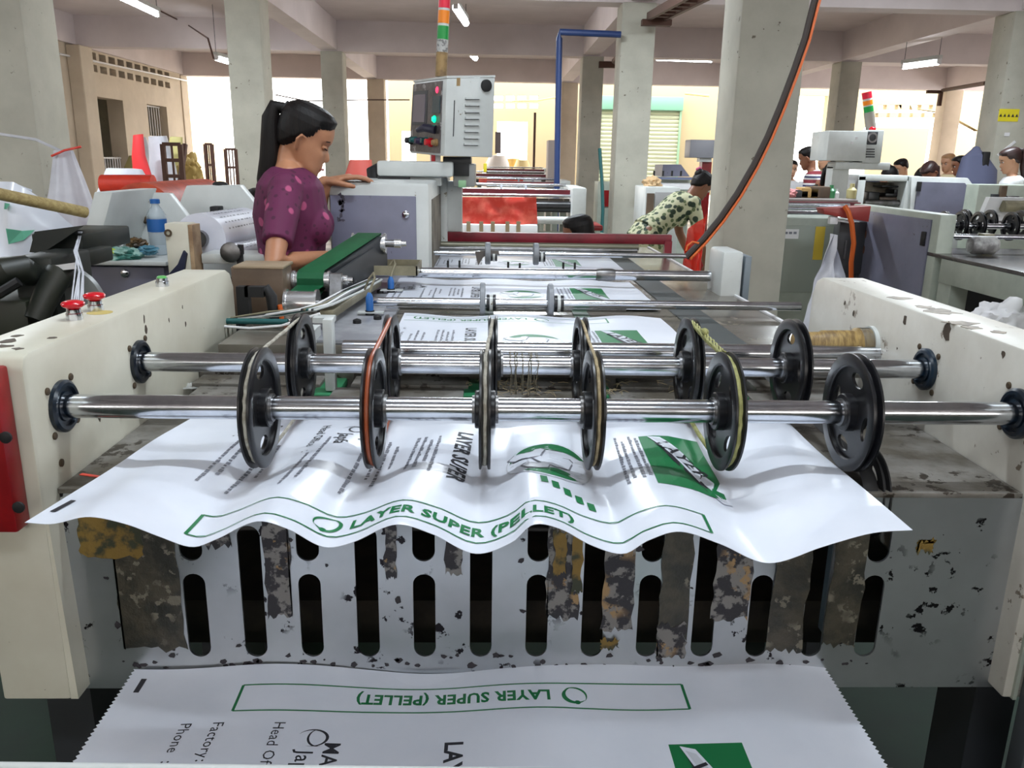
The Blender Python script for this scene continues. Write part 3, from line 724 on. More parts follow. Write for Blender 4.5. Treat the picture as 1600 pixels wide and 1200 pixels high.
# ================================================================== SHEETS AND PRINT
INK = dict(g=GREENINK, k=BLACKINK, y=GREYINK, l=LGREY)
def text_mesh(txt, size, bold=0, align='LEFT', shear=0):
    cu = bpy.data.curves.new('t', 'FONT'); cu.body = txt; cu.size = size; cu.offset = bold * size
    cu.align_x = align; cu.shear = shear; cu.resolution_u = 2; cu.space_character = 1.05
    o = bpy.data.objects.new('t', cu); C.objects.link(o)
    dg = bpy.context.evaluated_depsgraph_get(); me = bpy.data.meshes.new_from_object(o.evaluated_get(dg))
    bpy.data.objects.remove(o); bpy.data.curves.remove(cu); return me
class Sheet:
    """surf(x, s): x across the bag, s = distance from the border-print end"""
    def __init__(s, name, label, surf, x0, x1, s0, s1, nu, nv, zig=0, group=None):
        s.surf = surf; s.x0, s.x1, s.s0, s.s1 = x0, x1, s0, s1
        def fn(u, v):
            x = x0 + (x1 - x0) * u; ss = s0 + (s1 - s0) * v
            if zig:
                k = round(v * nv)
                if u < 1e-6: x += zig * (k % 2)
                if u > 1 - 1e-6: x -= zig * (k % 2)
            return surf(x, ss)
        g = G(); g.grid(fn, nu, nv)
        bmesh.ops.solidify(g.bm, geom=list(g.bm.faces), thickness=.0006)
        s.o = tag(ob(name, g, SHEET, ang=80), label, 'plastic sheet', group)
    def n(s, x, q):
        e = .002; p = s.surf(x, q); a = s.surf(x + e, q) - p; b = s.surf(x, q + e) - p
        n = a.cross(b).normalized()
        return n if n.z > 0 else -n
    def put(s, name, verts2, faces, ink, lift=.0009):
        g = G(); V = []
        for (x, q) in verts2: V.append(g.bm.verts.new(s.surf(x, q) + s.n(x, q) * lift))
        for f in faces:
            try: g.bm.faces.new([V[i] for i in f])
            except Exception: pass
        bmesh.ops.recalc_face_normals(g.bm, faces=g.bm.faces)
        return ob(name, g, INK.get(ink, ink), s.o, smooth=False)
    def clip(s, x, q): return s.x0 + .002 < x < s.x1 - .002 and s.s0 + .001 < q < s.s1 - .001
    def text(s, txt, x, q, size, ink, d=(-1, 0), upv=(0, -1), bold=.01, align='LEFT', sx=1):
        me = text_mesh(txt, size, bold, align)
        vs = [(x + d[0] * v.co.x * sx + upv[0] * v.co.y, q + d[1] * v.co.x * sx + upv[1] * v.co.y) for v in me.vertices]
        fs = [tuple(f.vertices) for f in me.polygons if all(s.clip(*vs[i]) for i in f.vertices)]
        bpy.data.meshes.remove(me)
        if fs: return s.put('printed_lettering', vs, fs, ink)
    def strip(s, pts, w, ink, name='printed_line', n=None):
        P = []
        for i in range(len(pts) - 1):
            a, b = Vector(pts[i]), Vector(pts[i + 1]); m = n or max(1, int((b - a).length / .012))
            for k in range(m): P.append(a.lerp(b, k / m))
        P.append(Vector(pts[-1])); V = []; Fc = []
        for i, p in enumerate(P):
            d = (P[min(i + 1, len(P) - 1)] - P[max(i - 1, 0)]).normalized(); nn = Vector((-d.y, d.x)) * w / 2
            V += [tuple(p + nn), tuple(p - nn)]
            if i and s.clip(*P[i]) and s.clip(*P[i - 1]): Fc.append((2 * i - 2, 2 * i - 1, 2 * i + 1, 2 * i))
        if Fc: return s.put(name, V, Fc, ink)
    def patch(s, poly, ink, name='printed_patch', lift=.0009, res=.012):
        # triangulated fill of a polygon, clipped per cell
        me = plate(poly, [], 0)
        t = bmesh.new(); t.from_mesh(me); bpy.data.meshes.remove(me)
        bmesh.ops.subdivide_edges(t, edges=[e for e in t.edges if e.calc_length() > res], cuts=3, use_grid_fill=True)
        vs = [(v.co.x, v.co.y) for v in t.verts]; t.verts.index_update()
        fs = [tuple(v.index for v in f.verts) for f in t.faces if all(s.clip(v.co.x, v.co.y) for v in f.verts)]
        t.free()
        if fs: return s.put(name, vs, fs, ink, lift)
def arc(cx, cy, rx, ry, a0, a1, n=20): return [(cx + rx * math.cos(math.radians(a0 + (a1 - a0) * i / n)), cy + ry * math.sin(math.radians(a0 + (a1 - a0) * i / n))) for i in range(n + 1)]
def crescent(cx, cy, rx, ry, a0, a1, th, n=18):
    o = arc(cx, cy, rx, ry, a0, a1, n); i = []
    for k, (x, y) in enumerate(o):
        f = k / n; t = 1 - th * math.sin(PI * f); i.append((cx + (x - cx) * t, cy + (y - cy) * t))
    return o + i[::-1]
def emblem(S, x, q, r, ink):
    S.patch(crescent(x, q, r, r * .9, 20, 250, .35), ink)
    S.patch(crescent(x - r * .1, q + r * .1, r * .9, r, 215, 420, .22), ink)
    S.patch(arc(x + r * .3, q + r * .95, r * .28, r * .28, 0, 350, 10), ink)
def bag_print(S, cmap, far_border=None, near_border=None, lines=True, detail=True):
    """c = distance from the far end of the bag towards the camera; cmap turns it into the sheet's own q"""
    sg = 1 if cmap(.1) > cmap(0) else -1
    def T(txt, x, c, size, ink, bold=.01, sx=1): return S.text(txt, x, cmap(c), size, ink, d=(0, sg), upv=(1, 0), bold=bold, sx=sx)
    for kind, c0, c1 in ((1, far_border, None), (-1, near_border, None)):
        if c0 is None: continue
        a, b = cmap(c0), cmap(c0 + kind * .056)
        S.strip([(-.355, a), (.292, a)], .0026, 'g'); S.strip([(-.355, b), (.292, b)], .0026, 'g')
        S.strip([(-.355, a), (-.355, b)], .0042, 'g'); S.strip([(.292, a), (.292, b)], .0042, 'g')
        u = cmap(c0 + kind * .04); u0 = cmap(c0 + kind * .0165); sq = 1 if u > u0 else -1
        if kind == 1: S.text('LAYER SUPER (PELLET)', .094, u0, .0315, 'g', d=(-1, 0), upv=(0, sq), bold=.032, sx=.86)
        else: S.text('LAYER SUPER (PELLET)', -.16, u0, .0315, 'g', d=(1, 0), upv=(0, sq), bold=.032, sx=.86)
        ex = .128 if kind == 1 else -.188; er = .019 * kind; q0 = cmap(c0 + kind * .028)
        S.patch(crescent(ex, q0, er * .95, er * sg * kind * .95, 30, 260, .38), 'g', res=.006)
        S.patch(crescent(ex, q0, er, er * sg * kind, 225, 400, .2), 'g', res=.006)
        S.patch(arc(ex + er * .2, q0 + er * .8 * sg * kind, .0045, .0045, 0, 324, 9), 'g')
    T('LAYER SUPER', -.054, .165, .034, 'k', .03, 1.0)
    T('MA', -.214, .165, .03, 'k', .015)
    T('Japfa', -.247, .182, .03, 'k', .006)
    q0 = cmap(.157); S.patch(crescent(-.232, q0, .021, .017 * sg, 200, 470, .2), 'k', res=.006); S.patch(crescent(-.226, q0, .014, .017 * sg, 60, 260, .22), 'k', res=.006)
    T('Head Office', -.29, .126, .022, 'k', .0); T(':', -.29, .262, .022, 'k')
    T('Factory', -.374, .124, .022, 'k', .0); T(':', -.374, .197, .022, 'k')
    T('Phone', -.418, .124, .022, 'k', .0); T(':', -.418, .197, .022, 'k')
    # illegible body text: short dashes in lines
    if lines:
        r = random.Random(31)
        V = []; Fc = []
        rows = [(-.40, .22, .40), (-.385, .22, .36), (-.355, .22, .42), (-.34, .22, .34), (-.278, .28, .43), (-.262, .2, .40), (-.20, .22, .42), (-.178, .24, .34), (-.165, .2, .38), (-.15, .22, .30), (-.12, .19, .34), (-.108, .19, .34), (-.096, .21, .32), (-.084, .19, .36), (.205, .17, .38), (.215, .19, .37), (.228, .17, .37), (.238, .18, .36)]
        for (x, c0, c1) in rows:
            c = c0
            while c < c1:
                L = r.uniform(.004, .012); h = r.uniform(.0035, .006)
                qa, qb = cmap(c), cmap(c + L)
                P = [(x, qa), (x, qb), (x + h, qb), (x + h, qa)]
                if all(S.clip(*p) for p in P):
                    n = len(V); V += P; Fc.append((n, n + 1, n + 2, n + 3))
                c += L + r.uniform(.0015, .005)
        if V:
            o = S.put('printed_small_text', V, Fc, 'y'); o['kind'] = 'stuff'
    # oval emblem with three hens
    q = cmap(.305); rx, ry = .066, .078
    S.patch(arc(.095, q, rx, ry, 0, 356, 40), 'l', 'printed_emblem', .0007)
    S.patch(arc(.095, q, rx - .002, ry - .002, 0, 356, 40), SHEET, 'printed_emblem', .0009)
    S.patch(crescent(.095, q, rx - .005, (ry - .006) * sg, 185, 345, .42), 'g', 'printed_emblem', .0012)
    S.patch(crescent(.095, q, rx - .005, (ry - .006) * sg, 20, 130, .46), 'g', 'printed_emblem', .0012)
    for (hx, hc, k) in ((.060, .285, 1), (.10, .315, 1.1), (.075, .34, .8)):
        qh = cmap(hc)
        def hen(s): return [(hx + s * k * a, qh - sg * s * k * b) for a, b in ((-.030, .006), (-.020, .018), (-.006, .010), (.008, .012), (.014, .026), (.024, .030), (.030, .022), (.026, .008), (.022, -.012), (.004, -.022), (-.018, -.016))]
        S.patch(hen(1.0), 'y', 'printed_hen', .0014); S.patch(hen(.9), SHEET, 'printed_hen', .0017)
    # green blocks of small green lettering
    for c, x in ((.40, .085), (.412, .101), (.425, .117), (.437, .133), (.449, .149)):
        S.patch([(x - .006, cmap(c - .012)), (x + .004, cmap(c - .012)), (x + .006, cmap(c + .012)), (x - .004, cmap(c + .012))], 'g', 'printed_green_sign') if near_border is not None else None
    # green label with a slanting white band
    x0, x1, c0, c1 = .246, .346, .175, .40
    def R(a, b): return (x0 + (x1 - x0) * a, cmap(c0 + (c1 - c0) * b))
    S.patch([R(0, 0), R(1, 0), R(1, 1), R(0, 1)], 'g', 'printed_green_label')
    S.patch([R(.16, .03), R(.5, .42), R(.97, .98), R(.80, .99), R(.4, .55)], 'k', 'printed_band_shadow', .0012)
    S.patch([R(.14, .02), R(.34, .05), R(.62, .35), R(1.0, .93), R(1.04, 1.08), R(.9, 1.08), R(.5, .56)], SHEET, 'printed_band', .0016)
    S.patch([R(.20, .06), R(.33, .09), R(.60, .40), R(.96, .94), R(.99, 1.04), R(.9, 1.03), R(.53, .53)], 'l', 'printed_band', .0019)
    dv = Vector((.72 * (x1 - x0), (cmap(c0 + .85 * (c1 - c0)) - cmap(c0 + .1 * (c1 - c0))))); L = dv.length; dv /= L
    uvv = Vector((dv.y, -dv.x)); uvv = uvv if uvv.x > 0 else -uvv
    p = R(.30, .17)
    S.put_lift = .0022
    me = text_mesh('LAYER', .036, .015); vs = [(p[0] + dv.x * v.co.x * 1.25 + uvv.x * (v.co.y - .012) * .9, p[1] + dv.y * v.co.x * 1.25 + uvv.y * (v.co.y - .012) * .9) for v in me.vertices]
    fs = [tuple(f.vertices) for f in me.polygons if all(S.clip(*vs[i]) for i in f.vertices)]
    if fs: S.put('printed_lettering', vs, fs, 'k', .0023)
    S.strip([(-.30 + .0, cmap(0.0)), (-.30, cmap(0.0))], .001, 'g') if False else None

# flying sheet: wavy front edge, nearly flat where it leaves the pulleys
prof = [(40, 820), (82, 822), (137, 811), (195, 822), (250, 842), (300, 857), (337, 845), (400, 818), (450, 830), (505, 857), (550, 850), (617, 823), (675, 838), (742, 868), (800, 850), (832, 823), (875, 830), (925, 857), (975, 870), (1012, 849), (1062, 834), (1125, 852), (1200, 882), (1287, 857), (1362, 838), (1425, 833)]
YE = .90
pf = [(atY(x, y - 4, YE).x, atY(x, y - 4, YE).z) for x, y in prof]
print('front edge', pf[0], pf[-1])
def zf(x):
    if x <= pf[0][0]: return pf[0][1]
    for i in range(len(pf) - 1):
        if x <= pf[i + 1][0]:
            x0, z0 = pf[i]; x1, z1 = pf[i + 1]
            m = lambda j: (pf[min(j + 1, len(pf) - 1)][1] - pf[max(j - 1, 0)][1]) / (pf[min(j + 1, len(pf) - 1)][0] - pf[max(j - 1, 0)][0])
            h = x1 - x0; t = (x - x0) / h; m0, m1 = m(i) * h, m(i + 1) * h
            return (2 * t**3 - 3 * t**2 + 1) * z0 + (t**3 - 2 * t**2 + t) * m0 + (-2 * t**3 + 3 * t**2) * z1 + (t**3 - t**2) * m1
    return pf[-1][1]
def fly(x, q):
    Y = YE + q
    f = max(0, 1 - q / .54)
    xs_ = x - .027 * f + .012
    amp = f ** 1.15
    z0 = .982
    # soft bulges between the pressing pulleys
    b = .006 * math.sin(2 * PI * (x + .09) / .17) * math.exp(-((Y - 1.24) / .13) ** 2)
    press = 0
    for p_ in pxs[:5]: press -= .012 * math.exp(-((xs_ - p_) / .035) ** 2 - ((Y - 1.144) / .07) ** 2)
    z = .972 + .008 * f + (zf(xs_) - .980) * amp + b + press * .8 + .002 * mnoise.noise(Vector((x * 9, Y * 6, 1))) 
    return Vector((xs_, Y, max(z, .9635) if Y > 1.09 else z))
S1 = Sheet('printed_bag_sheet', 'white printed bag sheet flying off the shafts with a wavy front edge', fly, -.529, .531, 0, .54, 180, 84, group=None)
bag_print(S1, lambda c: .57 - c, near_border=.545)
S1.strip([(-.517, .035), (-.513, .075)], .007, 'k')
def low(x, q):
    Y = 1.098 - q + .010 * x
    z = .668 + .0035 * math.sin(x * 17 + q * 4) * (.4 + math.exp(-q / .1)) + .006 * math.exp(-q / .05) * math.sin(x * 9 - 1) + .0025 * mnoise.noise(Vector((x * 7, q * 9, 4)))
    return Vector((x * (1 - .03 * q), Y, z))
S2 = Sheet('printed_bag_sheet', 'white printed bag sheet with zigzag cut edges lying at the bottom of the picture', low, -.533, .527, 0, .46, 130, 110, zig=.004)
bag_print(S2, lambda c: c, far_border=.046, lines=False)
S2.strip([(-.508, .022), (-.508, .054)], .008, 'k')
for k, (yf, L, xl, xr_) in enumerate(((2.055, .45, -.215, .437), (2.70, .53, -.295, .462), (3.46, .50, -.31, .49))):
    def tb(x, q, yf=yf, k=k):
        return Vector((x, yf - q, 1.034 + .0035 * math.sin(x * 23 + k) * math.exp(-q / .15) + .003 + .002 * mnoise.noise(Vector((x * 6, q * 8, k)))))
    S = Sheet('printed_bag_sheet', ['white printed bag sheet on the table nearest behind the shafts', 'white printed bag sheet in the middle of the table between two bars', 'white printed bag sheet farthest on the table below the red rail'][k], tb, xl, xr_, 0, L, 90, 40)
    bag_print(S, lambda c: c, far_border=.03 if k == 0 else None)
# pile of finished bags below and its table
g = G()
for k in range(9):
    dx = random.uniform(-.004, .004); g.box((-.525 + dx, .64, .625 + k * .0042), (.518 + dx, 1.09, .628 + k * .0042))
tag(ob('stacked_bag_pile', g, SHEET, kind='stuff'), 'pile of finished white bags under the lower printed sheet', 'bag pile')
t = thing('receiving_table', 'dark green receiving table under the pile of bags', 'table', (0, .85, 0))
ob('table_top', G().box((-.42, .60, .60), (.42, 1.085, .624), .003), FLOORM, t)
for x in (-.40, .36):
    for y in (.62, 1.04): ob('leg', G().box((x, y, 0), (x + .04, y + .04, .6)), DARKBOX, t)
a = atY(-40, 1191, .66); b = atY(1390, 1207, .66)
tag(ob('guard_rail', G().cyl(a + Vector((0, 0, -.006)), b + Vector((0, 0, -.006)), .0055, 12).box(b + Vector((-.006, -.006, -.35)), b + Vector((.006, .006, 0))), OFFW), 'thin pale guard rail crossing the very bottom of the picture', 'rail')
# ================================================================== CUTTING TABLE BEHIND THE SHAFTS
ct = thing('cutting_table', 'long cutting table with steel bars and white bag sheets behind the shafts', 'machine', (.15, 2.6, 0))
TABM = mat('glossy_worn_table', rgb(116, 112, 104), .22, .3, rgb(96, 90, 80), 5, .35, .65, .03, rgb(150, 142, 128), 16, .6, 5)
ob('table_top', G().box((-.58, 1.725, .99), (.745, 3.9, 1.03), .002), TABM, ct)
ob('edge_strip', G().box((.745, 1.725, .985), (.755, 3.9, 1.034)), WHITEP, ct)
STRIP = mat('dark_belt_strip', rgb(56, 62, 62), .5)
ob('dark_strip', G().box((.49, 1.73, 1.03), (.575, 3.45, 1.0325)), STRIP, ct)
ob('dark_strip', G().box((-.355, 1.73, 1.03), (-.30, 3.45, 1.0335)), mat('grey_strip', rgb(104, 106, 110), .4, .3), ct)
ob('green_strip', G().box((.22, 1.73, 1.029), (.26, 3.45, 1.0318)), mat('dark_green_strip', rgb(62, 86, 68), .5), ct)
ob('green_strip', G().box((-.02, 1.73, 1.029), (.01, 3.45, 1.0318)), _m['dark_green_strip'], ct)
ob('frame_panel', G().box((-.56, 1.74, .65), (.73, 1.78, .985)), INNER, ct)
for x in (-.56, .68):
    for y in (1.9, 3.75): ob('leg', G().box((x, y, 0), (x + .06, y + .06, .99)), INNER, ct)
ob('side_beam', G().box((.70, 1.75, .86), (.745, 3.88, .985)), PAINTG, ct)
ob('side_beam', G().box((-.58, 1.75, .86), (-.535, 3.88, .985)), PAINTG, ct)
def bar(y, z, x0, x1, r, m=CHROME):
    return ob('cross_bar', G().tube([(x0, y, z), (x1, y, z)], r, 20), m, ct)
b3 = bar(2.1, 1.062, -.30, .812, .0115)
b4 = bar(2.55, 1.078, -.255, .69, .0165)
b4b = bar(2.55, 1.078, -.50, -.40, .0165)
b5 = bar(3.0, 1.09, -.31, .715, .009)
b6 = bar(3.35, 1.07, -.30, .60, .008, STEELD)
bar(2.13, 1.045, -.27, .36, .006)
GREYW = mat('grey_wheel_rubber', rgb(128, 132, 138), .5)
def grip(x, y, z, r, w=.014):
    o = ob('press_wheel', G().lathe([(-w / 2, r * .4), (-w / 2, r * .93), (-w / 3, r), (w / 3, r), (w / 2, r * .93), (w / 2, r * .4)], (x, y, z), (1, 0, 0), 28), GREYW, ct)
    return o
def collar(x, y, z, r, w=.024):
    ob('bar_collar', G().lathe([(-w / 2, .009), (-w / 2, r), (-w / 5, r), (-w / 5, r * .9), (w / 5, r * .9), (w / 5, r), (w / 2, r), (w / 2, .009)], (x, y, z), (1, 0, 0), 24, closed=True), BLACK, ct)
    ob('clamp_ring', G().lathe([(-w / 6, r * .8), (-w / 6, r * 1.02), (w / 6, r * 1.02), (w / 6, r * .8)], (x, y, z), (1, 0, 0), 24, closed=True), OFFW, ct)
for x in (-.018, .157):
    grip(x, 2.1, 1.068, .046); collar(x + .022, 2.1, 1.062, .022)
    grip(x + .01, 3.0, 1.09, .04, .02); collar(x + .032, 3.0, 1.08, .018)
for (px, py) in ((700, 415), (718, 415), (794, 417), (812, 419), (880, 418), (898, 418)):
    a = atZ(px, py + 3, 1.04); ob('guide_pin', G().cyl((a.x, a.y, 1.036), (a.x, a.y, 1.065), .004, 8), BLACKR, ct)
# torn tape flag on the far bar
a = atY(742, 393, 2.99); g = G()
g.prism([(a.x, a.z), (a.x + .05, a.z + .006), (a.x + .085, a.z + .004), (a.x + .09, a.z - .012), (a.x + .05, a.z - .008), (a.x + .03, a.z - .02), (a.x + .012, a.z - .05)], 'y', 2.985, 2.989)
ob('torn_tape_flag', g, mat('grey_tape', rgb(92, 86, 82), .5), ct)
# white end block and plate
o = ob('end_block', G().box((.70, 2.46, 1.0), (.765, 2.62, 1.165), .012), OFFW, ct); ob('end_block_plate', G().box((.772, 2.47, 1.0), (.792, 2.64, 1.15), .003), mat('blue_grey_plate', rgb(112, 122, 130), .4), o)
ob('bar_wrap', G().lathe([(-.03, .017), (-.02, .0195), (.02, .0195), (.03, .017)], (.36, 2.55, 1.078), (1, 0, 0), 20), STEELD, ct)
# dark red rail frame at the far end
g = G().box((-.27, 3.47, 1.085), (.765, 3.51, 1.125), .003)
g.box((.735, 3.46, 1.02), (.765, 3.49, 1.10))
ob('red_rail', g, DRED, ct)
ob('rail_roller', G().cyl((-.24, 3.44, 1.075), (.62, 3.44, 1.075), .014, 16), mat('olive_bar', rgb(110, 108, 92), .35, .4), ct)
ob('rail_pin', G().cyl((-.235, 3.5, 1.1), (-.235, 3.5, 1.19), .006, 8), BLACKR, ct)
# sensors
def sensor(px, py0, py1, Y):
    a = atY(px, py0, Y); b = atY(px, py1, Y)
    s = ob('sensor', G().lathe([(0, .006), (.004, .0095), (a.z - b.z - .012, .0095), (a.z - b.z - .006, .007), (a.z - b.z, .004)], (b.x, b.y, b.z), (0, 0, 1), 20), BLUEP, ct)
    ob('sensor_base', G().lathe([(-.002, .0115), (.010, .0115), (.010, .0098)], (b.x, b.y, b.z), (0, 0, 1), 20), BLACKR, s)
    ob('sensor_clip', G().box((b.x - .03, b.y - .012, b.z + .004), (b.x + .035, b.y + .012, b.z + .007)), OFFW, s)
    ob('sensor_cable', G().tube([a, a + Vector((.004, 0, .015)), a + Vector((.012, .01, .035)), a + Vector((.006, .03, .045)), a + Vector((-.006, .03, .03)), a + Vector((-.02, .05, .0))], .003, 6), KHAKI, s)
sensor(578, 457, 491, 2.05); sensor(611, 432, 456, 2.4)
tr = ob('component_tray', G().box(atY(578, 429, 2.42), atY(650, 431, 2.42) + Vector((0, .16, .002))), KHAKI, ct)
a = atY(578, 430, 2.42); b = atY(652, 431, 2.42)
for (p, q) in (((a.x, 2.42), (b.x, 2.424)), ((a.x, 2.58), (b.x, 2.584)), ((a.x, 2.42), (a.x + .004, 2.58)), ((b.x - .004, 2.42), (b.x, 2.58))):
    ob('tray_side', G().box((p[0], p[1], a.z), (q[0], q[1], a.z + .028)), KHAKI, tr)
ob('tray_plug', G().box((b.x - .04, 2.43, a.z + .004), (b.x - .02, 2.45, a.z + .022)), BLACKR, tr)
# left working strip of brackets, silver blocks and cables
PALE = mat('pale_grey_plate', rgb(158, 160, 166), .35, .2, rgb(128, 130, 136), 8)
ob('sensor_plate', G().box((-.42, 1.75, 1.02), (-.24, 3.2, 1.036), .001), PALE, ct)
g = G(); 
p0 = Vector((-.385, 1.92, 1.05)); p1 = Vector((-.335, 2.42, 1.055))
g.hexa([p0 + Vector((-.016, 0, 0)), p0 + Vector((.016, 0, 0)), p1 + Vector((.016, 0, 0)), p1 + Vector((-.016, 0, 0)), p0 + Vector((-.016, 0, .02)), p0 + Vector((.016, 0, .02)), p1 + Vector((.016, 0, .02)), p1 + Vector((-.016, 0, .02))], .002)
ob('cable_channel', g, KHAKI, ct)
cb = random.Random(4)
for k in range(7):
    dx = -.012 + .006 * k
    pts = [atY(318 + k * 9, 503 - k, 1.93), (-.52 + dx, 1.93, 1.055 + .004 * (k % 3)), (-.43 + dx, 1.90, 1.075), (-.395 + dx, 1.93, 1.083 - .003 * (k % 2)), (-.37 + dx + cb.uniform(-.01, .01), 2.15, 1.08), (-.34 + dx, 2.4, 1.076)]
    ob('bundled_cable', G().tube(pts, .0032, 6), (WHITEP, DARKBOX, KHAKI, TEAL, WHITEP, DARKBOX, OFFW)[k], ct)
SILV = mat('bright_aluminium', (.75, .76, .78, 1), .25, .9)
for (px, py, w_, h_, d_, Y) in ((528, 470, .05, .018, .05, 2.05), (545, 456, .035, .02, .05, 2.2), (560, 440, .05, .016, .06, 2.35), (553, 425, .03, .04, .02, 2.42)):
    a = atZ(px, py, 1.045); ob('aluminium_block', G().box((a.x - w_ / 2, a.y, 1.036), (a.x + w_ / 2, a.y + d_, 1.036 + h_), .003), SILV, ct)
for (px, py) in ((536, 470), (556, 446), (520, 476)):
    a = atZ(px, py, 1.05); b = ob('thumb_screw', G().lathe([(0, .011), (.012, .011), (.014, .013), (.022, .013), (.025, .011), (.025, 0)], (a.x, a.y, 1.045), (0, 0, 1), 18), OFFW, ct)
for (px, py) in ((600, 478), (594, 458), (590, 499), (558, 505)):
    a = atZ(px, py, 1.036); ob('black_screw', G().lathe([(0, .010), (.008, .010), (.010, .006), (.012, .0)], (a.x, a.y, 1.036), (0, 0, 1), 12), BLACKR, ct)
ob('support_bracket', G().box(atY(488, 497, 1.85) + Vector((0, 0, -.012)), atY(520, 497, 1.85) + Vector((0, .04, .0))), OFFW, ct)
ob('support_bracket', G().box((-.405, 1.74, .96), (-.375, 1.80, 1.06)), OFFW, ct)
ob('dark_motor', G().box((-.50, 2.45, 1.03), (-.36, 2.6, 1.11), .01), DARKBOX, ct)
ob('red_inner_bar', G().box((-.56, 2.72, 1.045), (-.33, 2.75, 1.075), .002), RED, ct)
ob('red_inner_bar', G().box((-.50, 3.30, 1.09), (-.40, 3.33, 1.13), .002), RED, ct)

# ================================================================== TILTED GREEN BELT
bt = thing('tilted_belt_conveyor', 'small tilted green belt conveyor on silver rollers in front of the woman', 'conveyor', (-.5, 2.3, 0))
wB = .10
R1 = atY(472, 474, 2.12); R2 = atY(487, 437, 2.2); R3 = atY(577, 380, 2.48)
xa, xb = R1.x - .036, R1.x + .036
def roller(c, r, name, hw=.042):
    b = ob(name, G().lathe([(-hw, 0), (-hw, r), (-hw + .006, r), (-hw + .006, r * .86), (hw - .006, r * .86), (hw - .006, r), (hw, r), (hw, 0)], c, (1, 0, 0), 36), SILV, bt)
    ob('roller_axle', G().lathe([(hw, .011), (hw + .03, .011), (hw + .03, .008), (hw + .06, .008), (hw + .06, 0)], c, (1, 0, 0), 16), STEELD, b)
    return b
roller(R1, .037, 'drive_roller')
roller(R2, .024, 'guide_roller', .05)
roller(R3, .030, 'end_roller', .05)
g = G()
pts = [R1 + Vector((0, .008, .028)), R2 + Vector((0, -.020, -.012)), R2 + Vector((0, -.022, .006)), R2 + Vector((0, -.012, .020)), R2 + Vector((0, .006, .025)), R3 + Vector((0, -.012, .029)), R3 + Vector((0, .008, .03)), R3 + Vector((0, .028, .012)), R3 + Vector((0, .026, -.014)), R3 + Vector((0, .0, -.03)), R2 + Vector((0, .02, -.022)), R1 + Vector((0, .03, .008))]
for i, p in enumerate(pts): p.x += 0
def rib(t, pts, hw, th):
    n = len(pts)
    g = G(); g.tube(pts, [(hw, th)] * n, 4, closed=True, side=(1, 0, 0)); return g
gg = G()
V = []
for p in pts:
    hw = .035
    V.append((gg.bm.verts.new(p + Vector((-hw, 0, 0))), gg.bm.verts.new(p + Vector((hw, 0, 0)))))
for i in range(len(V)):
    a, b = V[i], V[(i + 1) % len(V)]; gg.bm.faces.new((a[0], a[1], b[1], b[0]))
bmesh.ops.solidify(gg.bm, geom=list(gg.bm.faces), thickness=.003)
ob('green_belt', gg, GREENB, bt)
def _q(p, dx, dy, dz): return p + Vector((dx, dy, dz))
ob('belt_body', G().hexa([_q(R2, -.032, .02, -.018), _q(R2, .04, .02, -.018), _q(R3, .04, -.01, -.024), _q(R3, -.032, -.01, -.024), _q(R2, -.032, .02, .018), _q(R2, .04, .02, .018), _q(R3, .04, -.02, .022), _q(R3, -.032, -.02, .022)]), DARKBOX, bt)
side = [(R1.y - .01, R1.z - .012), (R1.y - .01, R1.z + .02), (R2.y, R2.z + .012), (R3.y - .02, R3.z + .016), (R3.y + .03, R3.z + .01), (R3.y + .03, R3.z - .09), (R2.y + .1, R2.z - .05), (R2.y, R2.z - .06)]
ob('side_frame', G().hexa([_q(R2, .044, -.01, -.05), _q(R2, .05, -.01, -.05), _q(R3, .05, .02, -.07), _q(R3, .044, .02, -.07), _q(R2, .044, -.01, .008), _q(R2, .05, -.01, .008), _q(R3, .05, .02, .012), _q(R3, .044, .02, .012)]), DARKBOX, bt)

ob('tension_bracket', G().hexa([R1 + Vector((.07, 0, 0)), R1 + Vector((.10, 0, 0)), R1 + Vector((.10, .02, 0)), R1 + Vector((.07, .02, 0)), R2 + Vector((.055, -.03, .02)), R2 + Vector((.085, -.03, .02)), R2 + Vector((.085, -.01, .02)), R2 + Vector((.055, -.01, .02))]), STEELD, bt)
for c in (R2, R3):
    ob('knurled_knob', G().lathe([(.06, .006), (.075, .006), (.075, .013), (.095, .013), (.095, .008), (.11, .008), (.11, 0)], c, (1, 0, 0), 18), SILV, bt)
a = atY(600, 372, 3.0); ob('end_post', G().box((a.x - .015, 2.98, 1.03), (a.x + .015, 3.02, a.z + .03), .004), STEELD, bt)
ob('stand', G().box((R2.x - .03, 2.32, .2), (R2.x + .03, 2.42, R2.z - .05)), DARKBOX, bt)

# ================================================================== LEFT: boxes, unwinder frames, film
t = thing('brown_machine_box', 'brown painted steel box behind the left side plate', 'box', (-.6, 2.25, 0))
g = G(); bpx(g, 366, 418, 441, 500, 2.1, .10, .004); ob('box_body', g, BROWN, t)
g = G(); bpx(g, 364, 416, 442, 420, 2.095, .11, .002); ob('box_lid', g, mat('tan_edge', rgb(150, 132, 108), .5), t)
ob('stand', G().box((-.64, 2.1, 0), (-.56, 2.36, .97)), DARKBOX, t)
t = thing('cream_upright_plate', 'cream upright end plate with a bare tan edge, left of the film rolls', 'plate', (-.95, 2.4, 0))
a = atY(256, 349, 2.45); b = atY(303, 470, 2.45)
ob('plate_foot', G().box((a.x + .01, 2.46, 0), (b.x - .01, 2.51, .91)), DARKBOX, t)
ob('plate_body', G().box((a.x, 2.45, .9), (b.x, 2.52, a.z), .004), CREAM, t)
a2 = atY(303, 353, 2.44); ob('tan_edge', G().box((b.x, 2.452, .9), (b.x + .012, 2.52, a.z - .004)), mat('bare_tan', rgb(176, 150, 118), .6, 0, rgb(140, 112, 84), 14), t)
